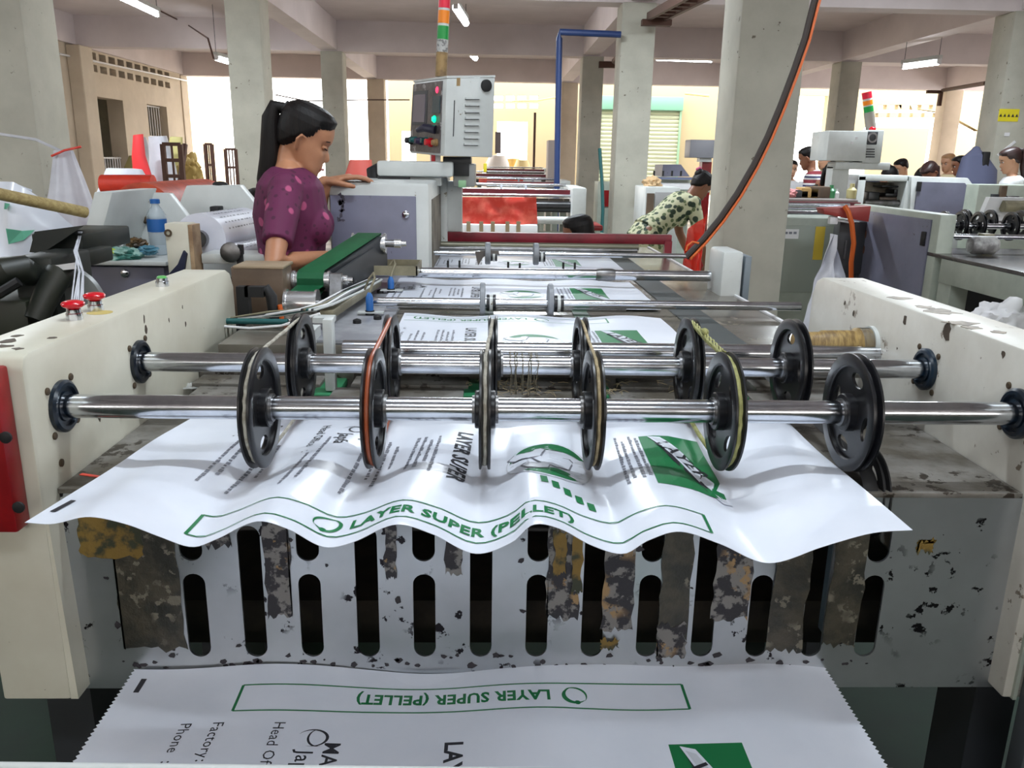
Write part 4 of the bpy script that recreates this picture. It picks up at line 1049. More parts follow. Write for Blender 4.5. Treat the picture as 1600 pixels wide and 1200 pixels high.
c = atY(263, 364, 2.449); ob('bolt_hole', G().lathe([(0, .011), (-.004, .011), (-.004, .006), (.0, .006)], c, (0, 1, 0), 14, closed=True), RUST, t)
g = G(); a = atY(279, 418, 2.44); g.prism([(a.x - .03, a.z - .02), (a.x + .0, a.z + .01), (a.x + .02, a.z + .05), (a.x + .028, a.z + .04), (a.x + .015, a.z - .015)], 'y', 2.435, 2.447)
ob('blue_cable_end', g, mat('navy_rag', rgb(30, 34, 60), .7), t)

# first unwinder housing (trapezoid cheek with ledge and purple cabinet below)
uh = thing('unwinder_housing', 'dirty white slant-topped housing with a ledge, bottle and rubbish on it', 'machine', (-1.3, 2.7, 0))
Y1 = 2.62
def pY(px, py, Y=Y1): q = atY(px, py, Y); return (q.x, q.z)
back = [pY(177, 300, 2.95), pY(264, 302, 2.95), pY(306, 356, 2.95), pY(306, 400, 2.95), pY(168, 396, 2.95)]
ob('cheek_back', G().prism(back, 'y', 2.95, 2.99, .003), OFFW, uh)
ob('cheek_left', G().prism([pY(147, 300), pY(176, 300), pY(150, 398), pY(122, 420), pY(126, 386)], 'y', Y1, 2.97, .004), OFFW, uh)
a = pY(126, 408); b = pY(262, 398); 
ob('ledge', G().box((a[0], Y1 - .02, a[1] - .01), (b[0], 2.96, a[1] + .004), .003), OFFW, uh)
c = atY(228, 342, 2.95); ob('bolt', G().lathe([(0, .016), (-.01, .016), (-.02, .01), (-.02, 0)], c, (0, 1, 0), 14), RUST, uh)
g = G(); a0 = pY(126, 410); b0 = pY(262, 480)
ob('purple_cabinet', G().box((a0[0], Y1, .45), (b0[0], 2.95, a0[1] - .012), .004), mat('dirty_purple_panel', rgb(86, 86, 104), .4, 0, rgb(60, 56, 58), 7, .45, .7), uh)
c = atY(196, 427, Y1); ob('cabinet_lock', G().lathe([(0, .013), (-.006, .013), (-.008, .008), (-.008, 0)], c, (0, 1, 0), 14), CHROME, uh)
ob('base', G().box((a0[0] + .03, Y1 + .03, 0), (b0[0] - .03, 2.9, .46)), DARKBOX, uh)
# bottle
LB = atY(250, 398, 2.78)
zb_, zt_ = LB.z, atY(250, 311, 2.78).z; H = zt_ - zb_
t = thing('water_bottle', 'clear plastic water bottle with blue cap and blue label on the ledge', 'bottle', (LB.x, 2.78, zb_))
CLR = mat('clear_bottle_plastic', rgb(190, 205, 215), .1, alpha=.42)
ob('bottle_body', G().lathe([(0, .024), (.004, .029), (.03, .030), (.034, .028), (.04, .030), (.10, .030), (.11, .031), (H * .72, .030), (H * .82, .020), (H * .88, .0125), (H * .92, .012)], (LB.x, 2.78, zb_), (0, 0, 1), 28), CLR, t)
ob('bottle_label', G().lathe([(H * .42, .0312), (H * .65, .0312), (H * .65, .0305), (H * .42, .0305)], (LB.x, 2.78, zb_), (0, 0, 1), 28, closed=True), BLUEP, t)
ob('bottle_cap', G().lathe([(H * .92, .0155), (H * .99, .0155), (H, .013), (H, 0)], (LB.x, 2.78, zb_), (0, 0, 1), 24), BLUEP, t)
# rubbish pile
def crumple(c, r, m, seed, name, label, cat, flat=.5, parent=None):
    g = G(); t = bmesh.new(); bmesh.ops.create_icosphere(t, subdivisions=4, radius=1)
    for v in t.verts:
        n = v.co.normalized(); k = .75 + .5 * abs(mnoise.noise(n * 1.7 + Vector((seed, 0, 0)))) + .22 * mnoise.noise(n * 4 + Vector((0, seed, 0))) + .1 * mnoise.noise(n * 9 + Vector((0, seed, 0)))
        v.co = Vector((n.x * r[0], n.y * r[1], n.z * r[2])) * k
    t.transform(Matrix.Translation(Vector(c))); g.add(t)
    o = ob(name, g, m, parent, ang=50)
    return tag(o, label, cat) if parent is None else o
zl = pY(200, 400)[1] + .02
c = atY(185, 383, 2.72); crumple((c.x, 2.74, c.z), (.055, .06, .028), WHITEP, 1, 'crumpled_paper', 'crumpled white paper on the ledge left of the bottle', 'paper')
c = atY(190, 398, 2.66); crumple((c.x, 2.66, c.z), (.075, .05, .026), mat('teal_white_bag', rgb(150, 186, 176), .5, 0, rgb(60, 120, 110), 20, .5, .56), 3, 'plastic_bag_scrap', 'crumpled teal and white plastic bag hanging over the ledge', 'plastic bag')
c = atY(172, 392, 2.64); crumple((c.x, 2.63, c.z), (.025, .02, .012), mat('lime_scrap', rgb(200, 222, 60), .5), 4, 'lime_wrapper', 'lime yellow wrapper scrap on the plastic bag', 'wrapper')
c = atY(213, 380, 2.72); crumple((c.x, 2.72, c.z), (.035, .03, .02), mat('brown_foil', rgb(104, 76, 36), .4, 0, rgb(60, 50, 40), 20), 5, 'brown_wrapper', 'brown crumpled wrapper next to the bottle', 'wrapper')
c = atY(230, 391, 2.70); crumple((c.x, 2.70, c.z), (.04, .03, .018), mat('blue_foil', rgb(80, 130, 150), .4), 6, 'blue_wrapper', 'blue grey crumpled wrapper at the foot of the bottle', 'wrapper')
# second unwinder cheek + film rolls
t = thing('unwinder_cheek', 'grey white trapezoid cheek plate holding the white film rolls', 'machine', (-1.2, 3.2, 0))
ob('cheek_plate', G().prism([pY(291, 290, 3.3), pY(374, 289, 3.3), pY(424, 350, 3.3), pY(424, 470, 3.3), pY(284, 470, 3.3), pY(280, 318, 3.3)], 'y', 3.3, 3.36, .004), OFFW, t)
ob('cheek_base', G().box((-1.2, 3.3, 0), (-.85, 3.36, .95)), DARKBOX, t)
c = atY(388, 349, 3.3); ob('roll_chuck', G().lathe([(0, .052), (-.02, .052), (-.03, .045), (-.06, .03), (-.06, 0)], c, (0, 1, 0), 24), STEELD, t)
a = atY(341, 330, 3.28); ob('black_clamp', G().box((a.x - .02, 3.24, a.z - .06), (a.x + .015, 3.3, a.z + .02), .004).box((a.x - .05, 3.25, a.z - .02), (a.x - .02, 3.27, a.z - .005)), BLACKR, t)
a = atY(344, 288, 3.32); ob('lifting_eye', G().ball(a, (.03, .02, .012)), BLACKR, t)
FILM = mat('printed_white_film', rgb(216, 218, 228), .35, 0, rgb(206, 208, 220), 6)
def film(px0, px1, py, r, Ya, Yb, lab):
    p, q = Vector(px0), Vector(px1)
    t = thing('film_roll', lab, 'roll', (p + q) / 2)
    ob('film', G().tube([p, q], r, 40), FILM, t)
    d = (q - p).normalized()
    ob('core', G().tube([p - d * .03, q + d * .03], r * .35, 16), STEELD, t)
    g = G(); rr = random.Random(8); L = (q - p).length; n = 0
    sdv = d.cross(Vector((0, 0, 1))).normalized()
    for row in range(9):
        a = math.radians(-70 + row * 16)
        u = .12
        while u < .8:
            w_ = rr.uniform(.02, .06)
            def P(uu, aa): return p + d * L * uu + (Vector((0, 0, 1)) * math.cos(aa) - (-sdv if sdv.y < 0 else sdv) * -1 * math.sin(aa) * -1) * (r + .0008)
            quad = [P(u, a), P(u + w_, a), P(u + w_, a + .06), P(u, a + .06)]
            vs = [g.bm.verts.new(x) for x in quad]; g.bm.faces.new(vs); u += w_ + rr.uniform(.01, .05)
    ob('printed_marks', g, GREYINK, t, smooth=False)
    return t
film(atY(313, 373, 2.62), atY(382, 357, 3.2), 0, .078, 0, 0, 'white film roll with faint print, upper of the left rolls')
film(atY(362, 396, 2.6), atY(430, 379, 3.1), 0, .03, 0, 0, 'thin white film roll passing below the larger roll')
t = thing('roll_shelf', 'cream rail carrying the thin film roll beside the woman', 'rail', (-.8, 2.5, 0))
g = G(); bpx(g, 315, 398, 428, 412, 2.5, .12, .004); ob('rail_body', g, OFFW, t)
c = atY(375, 398, 2.5); ob('clamp_post', G().box((c.x - .008, 2.49, c.z - .03), (c.x + .01, 2.51, c.z + .03)), BLACKR, t)
ob('clamp_knob', G().lathe([(0, .03), (-.01, .03), (-.014, .02), (-.014, 0)], atY(361, 394, 2.49), (0, 1, 0), 18), STEELD, t)
c = atY(428, 405, 2.49); ob('clamp_post', G().box((c.x - .012, 2.48, c.z - .02), (c.x + .012, 2.5, c.z + .03)), BLACKR, t)
g = G().hexa([atY(300, 408, 2.6), atY(440, 412, 2.6), atY(440, 412, 2.72), atY(300, 408, 2.72)] + [p + Vector((0, 0, .008)) for p in (atY(300, 408, 2.6), atY(440, 412, 2.6), atY(440, 412, 2.72), atY(300, 408, 2.72))])
ob('tan_board', g, _m['bare_tan'], t)

# black motors and arms at far left
t = thing('black_drive_unit', 'black drive motor and arm assembly at the left edge behind the buttons', 'motor', (-1.3, 2.1, 0))
GB = mat('greasy_black_green', rgb(22, 28, 26), .45, 0, rgb(36, 38, 30), 8)
g = G(); bpx(g, 52, 366, 128, 396, 2.25, .3, .006); ob('motor_cover', g, GB, t)
a = atY(47, 370, 2.24)
g = G().hexa([atY(46, 394, 2.2), atY(66, 396, 2.2), atY(66, 396, 2.3), atY(46, 394, 2.3), atY(54, 362, 2.2), atY(132, 352, 2.2), atY(132, 352, 2.4), atY(54, 362, 2.3)])
ob('motor_hood', g, GB, t)
g = G(); bpx(g, 34, 402, 80, 520, 2.0, .2, .01); ob('drive_body', g, GB, t)
g = G(); bpx(g, 70, 396, 122, 420, 2.15, .2, .006); ob('drive_body', g, GB, t)
ob('curved_arm', G().tube([atY(110, 430, 2.05), atY(88, 432, 2.0), atY(74, 460, 1.98), atY(56, 500, 1.95)], [.03, .034, .03, .026], 12), GB, t)
ob('elbow_arm', G().tube([atY(-20, 442, 1.95), atY(12, 420, 1.95), atY(34, 418, 1.97), atY(50, 430, 2.0)], [.03, .03, .03, .03], 12), GB, t)
ob('elbow_arm', G().tube([atY(-20, 470, 1.9), atY(30, 440, 1.92)], .012, 8), BLACKR, t)
g = G(); bpx(g, -60, 470, 40, 560, 1.95, .2, .01); ob('lower_cover', g, mat('olive_dark_panel', rgb(34, 38, 26), .5), t)
ob('silver_sleeve', G().hexa([atY(76, 424, 1.99), atY(120, 420, 1.99), atY(120, 420, 2.03), atY(76, 424, 2.03), atY(78, 416, 1.99), atY(118, 410, 1.99), atY(118, 410, 2.03), atY(78, 416, 2.03)]), WHITEP, t)
ob('grey_disc', G().lathe([(0, .10), (.02, .10), (.02, 0)], atY(98, 478, 2.04), (0, 1, 0), 32), mat('grey_disc_metal', rgb(120, 124, 124), .4), t)
ob('stand', G().box((-1.25, 2.05, 0), (-1.15, 2.2, .8)), GB, t)
# loose strings above the red buttons
g = G(); q = random.Random(2)
for k in range(6):
    pts = [atY(125 + q.uniform(-3, 3), 362, 2.3), atY(117 + q.uniform(-4, 4), 392, 2.1), atY(120 + k * 2 + q.uniform(-3, 3), 425, 1.9), atY(112 + k * 3.5, 470, 1.6)]
    g.tube(pts, .0016, 5)
tag(ob('plastic_strings', g, SACKW), 'thin white plastic strings hanging behind the red buttons', 'string')

# sacks and pole at the far left
def sack(name, label, base, fn_r, H, m, seed, tie=None):
    g = G()
    def f(u, v):
        a = 2 * PI * u; r = fn_r(v, a)
        n = Vector((math.cos(a), math.sin(a), v * 3))
        k = 1 + .13 * mnoise.noise(n * 1.6 + Vector((seed, 0, 0))) + .07 * math.sin(a * 9 + seed + 3 * v) * (v ** 2)
        return Vector((base[0] + r[0] * k * math.cos(a), base[1] + r[1] * k * math.sin(a), base[2] + H * v))
    g.grid(f, 64, 26); bmesh.ops.remove_doubles(g.bm, verts=g.bm.verts, dist=.0005)
    return ob(name, g, m, tie, ang=60)
a = atY(105, 235, 4.6); b = atY(110, 352, 4.6)
t = thing('tied_sack', 'grey white plastic sack with a tied neck hanging by the left column', 'sack', (a.x, 4.6, 0))
def rr_(v, a): k = (.045 + .42 * (1 - v) ** 1.1); return (k, k * .8)
sack('sack_body', '', (a.x - .02, 4.6, b.z - .9), rr_, a.z - b.z + .9, SACKW, 2, t)
ob('red_tie', G().tube([(a.x - .06, 4.55, a.z - .03), (a.x + .02, 4.53, a.z + .0), (a.x + .1, 4.55, a.z + .02)], .006, 6), REDPL, t)
wire('hanging_string', [atY(-10, 208, 4.9), atY(56, 218, 4.8), atY(100, 238, 4.6)], .008, SACKW, 'pale string running from the left edge to the sack neck', 'string')
tt = thing('printed_sack', 'white sacks with green print leaning at the far left edge', 'sack', (-1.95, 3.0, 0))
g = G()
def f(u, v):
    x = -2.35 + 1.02 * u; 
    top = atY(-60 + 135 * u, 265 + 90 * u * u, 3.0).z
    p = atY(-70 + 145 * u, 285 + 85 * max(0, u * 1.93 - .93) ** 1.6, 3.0)
    z = .2 + (p.z - .2) * v
    X = atY(-70 + 145 * u, 300, 3.0).x
    return Vector((X, 2.95 - .12 * math.sin(PI * u) + .25 * v + .05 * mnoise.noise(Vector((u * 4, v * 5, 2))), z))
g.grid(f, 40, 40); bmesh.ops.solidify(g.bm, geom=list(g.bm.faces), thickness=.08)
ob('sack_face', g, SHEET, tt)
for (pts) in (((2, 402), (0, 372), (30, 362), (62, 366), (40, 380), (14, 392)), ((40, 392), (56, 380), (62, 386), (52, 396)), ((-4, 330), (8, 318), (16, 330), (4, 345))):
    P = []
    for (px, py) in pts:
        p = atY(px, py, 2.8); P.append((p.x, p.z))
    pass
GI = mat('faded_green_ink', rgb(110, 190, 160), .5)
def onface(px, py): 
    u = (px + 70) / 145.0; p1 = atY(px, 270 + 110 * u, 3.0)
    best = None
    for k in range(0, 101):
        v = k / 100; q = f(u, v)
        # depth changes: find v whose projection matches
        r = q - CAM; c = M3.transposed() @ r; yy = 600 - F * c.y / -c.z
        if best is None or abs(yy - py) < best[0]: best = (abs(yy - py), q)
    return best[1] + Vector((0, -.012, .006))
for poly in (((-6, 358), (20, 364), (36, 362), (20, 378), (-4, 384)), ((30, 392), (48, 378), (56, 386), (44, 398), (30, 400)), ((-6, 318), (6, 322), (0, 332), (-8, 330))):
    g = G(); vs = [g.bm.verts.new(onface(*p)) for p in poly]; g.bm.faces.new(vs); bmesh.ops.solidify(g.bm, geom=list(g.bm.faces), thickness=.004)
    ob('green_print', g, GI, tt, smooth=False)
wire('wooden_pole', [atY(-20, 299, 2.5), atY(134, 332, 2.75)], .018, WOOD, 'pale wooden pole sloping down in front of the sacks', 'pole', 12)
# red rolls and bags behind the housing
def redroll(px0, px1, pt, pb, Y, lab):
    a = atY(px0, (pt + pb) / 2, Y); b = atY(px1, (pt + pb) / 2, Y); r = (atY(px0, pt, Y).z - atY(px0, pb, Y).z) / 2
    tag(ob('red_woven_roll', G().tube([a, b], r, 24, rnd=False), REDBAG, ang=50), lab, 'roll')
redroll(160, 240, 273, 303, 4.2, 'red plastic bundle on top behind the housing')
g = G(); c = atY(234, 284, 3.6); g.tube([(c.x, 3.5, c.z - .14), (c.x + .02, 4.2, c.z - .14)], .14, 32); g.box((c.x - .16, 3.5, 0), (c.x + .16, 4.2, c.z - .25))
tag(ob('orange_red_roll', g, mat('orange_red_roll', rgb(190, 72, 40), .5, 0, rgb(160, 56, 32), 14)), 'round orange red roll end just above the housing', 'roll')
redroll(296, 345, 284, 300, 5.2, 'low red bundle behind the second cheek plate')
a = atY(296, 300, 5.2); b = atY(345, 300, 5.2); tag(ob('pallet_crate', G().box((a.x, 5.05, 0), (b.x, 5.35, a.z - .02), .01), WOOD), 'pale crate under the low red bundle', 'crate')
def bagm(px, pyt, pyb, w_, Y, m, label, lean=0, name='stuffed_sack'):
    t_ = atY(px, pyt, Y); b_ = atY(px, pyb, Y); b_.z = b_.z if name == 'hung' else 0
    g = G(); n = 9; pts = []; rad = []
    for i in range(n):
        f_ = i / (n - 1); p = b_.lerp(t_, f_); pts.append((p.x + lean * f_, Y, p.z)); k = math.sin(PI * (.12 + .8 * f_)) ** .5
        rad.append((w_ * k, w_ * .8 * k))
    g.tube(pts, rad, 20, rnd=False)
    for v in g.bm.verts: v.co += Vector((1, 1, .3)) * .05 * mnoise.noise(v.co * 5)
    return tag(ob(name, g, m, ang=60), label, 'sack')
bagm(262, 213, 300, .17, 9.0, SACKW, 'tall white sack standing near the left openings', -.1)
bagm(251, 212, 298, .10, 8.7, mat('red_sack', rgb(226, 52, 56), .5), 'tall narrow red sack leaning against white sacks', -.25)
bagm(276, 214, 290, .13, 9.3, mat('yellowish_sack', rgb(206, 196, 130), .5), 'yellowish sack behind the red and white ones')
bagm(222, 214, 262, .16, 16, SACKW, 'pale sack leaning on the wall between the two openings')
bagm(196, 264, 300, .34, 8.2, SACKW, 'low white sack pile behind the red bundle')
bagm(212, 244, 290, .22, 13.5, mat('olive_bundle', rgb(132, 122, 76), .7), 'olive bundle at the foot of the first opening')
# iron racks
def rack(px0, px1, py0, py1, Y, lab, bars=3, n=2):
    a = atY(px0, py0, Y); b = atY(px1, py1, Y)
    t = thing('iron_rack', lab, 'rack', ((a.x + b.x) / 2, Y, 0))
    for x in (a.x, b.x): ob('upright', G().box((x - .015, Y - .015, .0), (x + .015, Y + .015, a.z)), IRON, t)
    for k in range(bars):
        z = a.z - (a.z - b.z) * k / bars; ob('cross_bar', G().box((a.x, Y - .012, z - .012), (b.x, Y + .012, z + .012)), IRON, t)
    for k in range(1, n):
        x = a.x + (b.x - a.x) * k / n; ob('inner_bar', G().box((x - .006, Y - .006, b.z), (x + .006, Y + .006, a.z)), IRON, t)
rack(254, 288, 225, 300, 6.0, 'brown iron rack left of the pole tools', 3)
rack(320, 336, 225, 290, 9, 'narrow iron gate frame in front of the bright doorway', 2, 4)
rack(352, 372, 233, 290, 8.8, 'iron frame next to the second column', 2, 3)
g = G().tube([atY(289, 226, 6.2), atY(277, 320, 6.0)], .02, 8); tag(ob('iron_bar', g, IRON), 'slanting dark iron bar among the left racks', 'bar')
c = atY(297, 268, 6.6); crumple((c.x, 6.6, c.z), (.10, .08, .14), mat('straw_bundle', rgb(176, 148, 84), .7), 9, 'straw_bundle', 'straw coloured bundle tied to the iron rack', 'bundle')

# ================================================================== CENTRE: purple cabinet, arm, hanging control box
t = thing('purple_door_cabinet', 'machine cabinet with a large purple grey door, the woman rests her hand on it', 'cabinet', (-.4, 3.2, 0))
YC = 2.86
a = atY(512, 283, YC); b = atY(672, 420, YC)
x0, x1, zt2 = a.x, b.x, a.z
ob('body', G().box((x0, YC, .30), (x1, 3.75, zt2), .014), OFFW, t)
o = ob('door', G().box((x0 + .008, YC - .014, .42), (x1 - .045, YC + .002, zt2 - .045), .003), PURP, t)
c = atY(634, 335, YC - .014); ob('lock', G().lathe([(0, .012), (-.006, .012), (-.009, .007), (-.009, 0)], c, (0, 1, 0), 18), CHROME, o)
g = G(); q = random.Random(6); c = atY(533, 325, YC - .0145)
for k in range(26):
    zz = c.z + q.uniform(-.045, .05); xx = c.x + (zz - c.z) * .12 + q.uniform(-.009, .009); s_ = q.uniform(.003, .008)
    g.prism([(xx + s_ * math.cos(2 * PI * i / 6) * q.uniform(.5, 1.3), zz + s_ * math.sin(2 * PI * i / 6) * q.uniform(.5, 1.3)) for i in range(6)], 'y', c.y - .0005, c.y + .001)
ob('sticker_residue', g, mat('residue', rgb(76, 72, 84), .6), o, smooth=False)
ob('side_opening', G().box((x1 - .002, YC + .10, .8), (x1 + .004, 3.45, zt2 - .06)), mat('mottled_recess', rgb(118, 112, 100), .6, 0, rgb(86, 80, 70), 10), t)  # thin mottled grey-brown slab set on the side as the opening
ob('side_post', G().box((x1, 3.46, .6), (x1 + .03, 3.72, zt2 + .005), .006), OFFW, t)
for (px, py) in ((685, 330), (687, 348), (684, 344)):
    pass
ar = thing('swing_arm', 'white horizontal machine arm lying above the purple cabinet', 'arm', (-.3, 3.5, 1.3))
g = G(); bpx(g, 589, 253, 708, 275, 3.25, .3, .01); ob('arm_beam', g, OFFW, ar)
g = G(); bpx(g, 628, 270, 690, 290, 3.3, .25, .006); ob('arm_foot', g, OFFW, ar)
g = G(); bpx(g, 708, 256, 742, 292, 3.3, .3, .006); ob('arm_head', g, mat('grey_arm_head', rgb(132, 132, 130), .45), ar)
g = G(); bpx(g, 709, 256, 733, 275, 3.29, .012, .002); ob('dark_screen', g, BLACKR, ar)
g = G(); bpx(g, 692, 245, 736, 257, 3.34, .16, .004); ob('pivot_block', g, DARKBOX, ar)
g = G().tube([atY(586, 284, 3.4), atY(583, 268, 3.42), atY(592, 262, 3.44)], [.03, .028, .02], 12); ob('black_elbow', g, BLACKR, ar)
g = G(); bpx(g, 590, 275, 640, 281, 3.28, .2, .003); ob('dark_underside', g, DARKBOX, ar)
g = G(); bpx(g, 716, 282, 728, 293, 3.25, .05, .003); ob('green_valve', g, mat('pale_green_valve', rgb(130, 170, 130), .4), ar)
g = G(); bpx(g, 672, 242, 688, 252, 3.32, .02); ob('red_white_sticker', g, WHITEP, ar)
g = G(); bpx(g, 674, 242, 680, 252, 3.315, .004); ob('red_stripe', g, REDB, ar)
ob('arm_post', G().box((-.22, 3.5, .3), (-.12, 3.6, 1.33)), OFFW, ar)
# control box
cb_ = thing('control_box', 'hanging grey white control box with screen, knobs and louvred side', 'control box', (-.2, 3.4, 1.5))
P00 = atY(698, 122, 3.20); P01 = atY(694, 244, 3.20)     # near vertical edge
Q00 = atY(646, 129, 3.50); Q01 = atY(640, 239, 3.50)     # far-left edge
S00 = atY(774, 121, 3.32); S01 = atY(770, 246, 3.32)     # right edge
def lerp3(a, b, f): return a.lerp(b, f)
B00 = Q00 + (S00 - P00); B01 = Q01 + (S01 - P01)
ob('box_body', G().hexa([P01, S01, B01, Q01, P00, S00, B00, Q00], .006), OFFW, cb_)
def onf(A0, A1, B0, B1, u, v, off):
    t_ = A0.lerp(B0, u); b_ = A1.lerp(B1, u); p = t_.lerp(b_, v); n = (B0 - A0).cross(A1 - A0).normalized()
    return p + n * off
def lf(u, v, off=0): return onf(P00, P01, Q00, Q01, u, v, -off if False else off)
nl = (Q00 - P00).cross(P01 - P00).normalized(); sl = 1 if nl.x < 0 and nl.y < 0 else (1 if (CAM - P00).dot(nl) > 0 else -1)
nr = (S00 - P00).cross(P01 - P00).normalized(); sr = 1 if (CAM - P00).dot(nr) > 0 else -1
def L_(u, v, off=0): return P00.lerp(Q00, u).lerp(P01.lerp(Q01, u), v) + nl * sl * off
def R_(u, v, off=0): return P00.lerp(S00, u).lerp(P01.lerp(S01, u), v) + nr * sr * off
def slab(FN, u0, v0, u1, v1, o0, o1): return [FN(u0, v1, o0), FN(u1, v1, o0), FN(u1, v0, o0), FN(u0, v0, o0), FN(u0, v1, o1), FN(u1, v1, o1), FN(u1, v0, o1), FN(u0, v0, o1)]
fpn = ob('control_face', G().hexa(slab(L_, .10, .03, .97, .97, -.002, .005)), mat('film_covered_face', rgb(92, 86, 86), .3, 0, rgb(62, 56, 58), 12, .4, .65, .3, rgb(150, 146, 146), 22, .6, 8), cb_)
ob('screen', G().hexa(slab(L_, .55, .18, .90, .56, .004, .008)), mat('grey_screen', rgb(112, 104, 114), .25), fpn)
ob('screen_bezel', G().hexa(slab(L_, .50, .13, .94, .60, .003, .006)), DARKBOX, fpn)
def knob(u, v, r, m, h=.012, name='switch_knob'):
    c = L_(u, v, .005); ob(name, G().lathe([(0, r * 1.1), (h * .4, r * 1.1), (h * .4, r * .85), (h, r * .75), (h, 0)], c, nl * sl, 16), m, fpn)
knob(.22, .14, .011, mat('lit_red_digit', rgb(230, 30, 70), .4, emis=(1, .05, .15, 1), es=1.2), .004, 'red_display')
knob(.26, .52, .012, mat('lit_green_button', rgb(10, 220, 140), .4, emis=(0, 1, .5, 1), es=1.0), .010, 'green_button')
knob(.90, .82, .014, BLACKR, .03); knob(.78, .81, .013, TEAL, .028); knob(.62, .82, .014, mat('dark_violet_knob', rgb(50, 36, 66), .4), .028); knob(.46, .81, .013, TEAL, .026); knob(.32, .83, .016, REDB, .028); knob(.18, .83, .013, mat('amber_knob', rgb(140, 110, 70), .5), .02)
ob('joystick', G().tube([L_(.2, .66, .01), L_(.3, .64, .04), L_(.42, .68, .05)], [.016, .015, .010], 10), mat('dark_blue_handle', rgb(26, 24, 44), .4), fpn)
ob('rocker_panel', G().hexa(slab(L_, .12, .22, .32, .44, .004, .009)), mat('dark_teal_panel', rgb(50, 66, 70), .4), fpn)
lv = R_(0, 0)
for k in range(8):
    v = .245 + k * .083
    ob('louvre', G().hexa(slab(R_, .38, v, .68, v + .022, -.001, .009)), OFFW, cb_)
    ob('louvre_slot', G().hexa(slab(R_, .385, v + .022, .675, v + .030, 0, .002)), DARKBOX, cb_)
c = R_(.80, .10); ob('black_knob', G().lathe([(0, .022), (.010, .022), (.012, .016), (.012, 0)], c, nr * sr, 24), BLACKR, cb_)
ob('door_seam', G().hexa(slab(R_, .16, .28, .175, .74, 0, .002)), DARKBOX, cb_)
ob('paint_scab', G().hexa(slab(R_, .20, .0, .27, .10, 0, .001)), mat('tape_brown', rgb(150, 124, 84), .6), cb_)
ob('top_rim', G().hexa([p + Vector((0, 0, .0)) for p in (P00, S00, B00, Q00)] + [p + Vector((0, 0, .008)) for p in (P00, S00, B00, Q00)]), OFFW, cb_)
ob('side_bracket', G().box(atY(774, 206, 3.4), atY(782, 240, 3.5)), mat('brown_bracket', rgb(90, 76, 72), .6), cb_)
ob('stem', G().cyl(atY(722, 246, 3.42), atY(722, 262, 3.42), .03, 14), STEELD, cb_)
# signal tower
def signal(px0, px1, bands, Y, lab, parts_top=None):
    t = thing('signal_tower', lab, 'signal lamp', atY(px0, bands[-1][1], Y))
    for (y0, y1, m, nm, r) in bands:
        f0 = (y0 - bands[0][0]) / (bands[-1][1] - bands[0][0]); f1 = (y1 - bands[0][0]) / (bands[-1][1] - bands[0][0])
        a = atY(px1 + (px0 - px1) * f0, y0, Y); b = atY(px1 + (px0 - px1) * f1, y1, Y)
        ob(nm, G().tube([b, a], r, 20), m, t)
    return t
LR = mat('red_lamp', rgb(220, 30, 60), .35); LO = mat('orange_lamp', rgb(232, 130, 20), .35); LG = mat('green_lamp', rgb(14, 140, 60), .35)
signal(689, 696, [(-30, 13, LR, 'red_lamp', .0225), (13, 17, OFFW, 'white_ring', .0215), (17, 37, LO, 'orange_lamp', .0225), (37, 41, OFFW, 'white_ring', .0215), (41, 62, LG, 'green_lamp', .0225), (62, 82, mat('grey_lettered_base', rgb(170, 170, 168), .4, 0, rgb(110, 110, 110), 60, .52, .58), 'base_ring', .0225), (82, 120, mat('brown_tape_wrap', rgb(150, 122, 78), .5, 0, rgb(110, 86, 56), 20), 'taped_stem', .023)], 3.4, 'red orange green signal tower on top of the near control box')
# ================================================================== PEOPLE
def pattern_mat(name, base, spot, scale, lim, spot2=None, sc2=30, lim2=.25, rough=.75):
    m = bpy.data.materials.new(name); m.use_nodes = True; nt = m.node_tree; N = nt.nodes; L = nt.links
    p = N['Principled BSDF']; p.inputs['Roughness'].default_value = rough
    tc = N.new('ShaderNodeTexCoord'); cur = None
    def vor(s, l, feature='F1'):
        v = N.new('ShaderNodeTexVoronoi'); v.inputs['Scale'].default_value = s; L.new(tc.outputs['Object'], v.inputs['Vector'])
        r = N.new('ShaderNodeMapRange'); r.inputs['From Min'].default_value = l; r.inputs['From Max'].default_value = l * .8; L.new(v.outputs['Distance'], r.inputs['Value']); return r.outputs[0]
    a = N.new('ShaderNodeMix'); a.data_type = 'RGBA'; a.inputs['A'].default_value = base
    if spot2:
        a.inputs['B'].default_value = spot2; L.new(vor(sc2, lim2), a.inputs['Factor'])
    else: a.inputs['B'].default_value = base; a.inputs['Factor'].default_value = 0
    b = N.new('ShaderNodeMix'); b.data_type = 'RGBA'; L.new(a.outputs['Result'], b.inputs['A']); b.inputs['B'].default_value = spot; L.new(vor(scale, lim), b.inputs['Factor'])
    L.new(b.outputs['Result'], p.inputs['Base Color']); return m
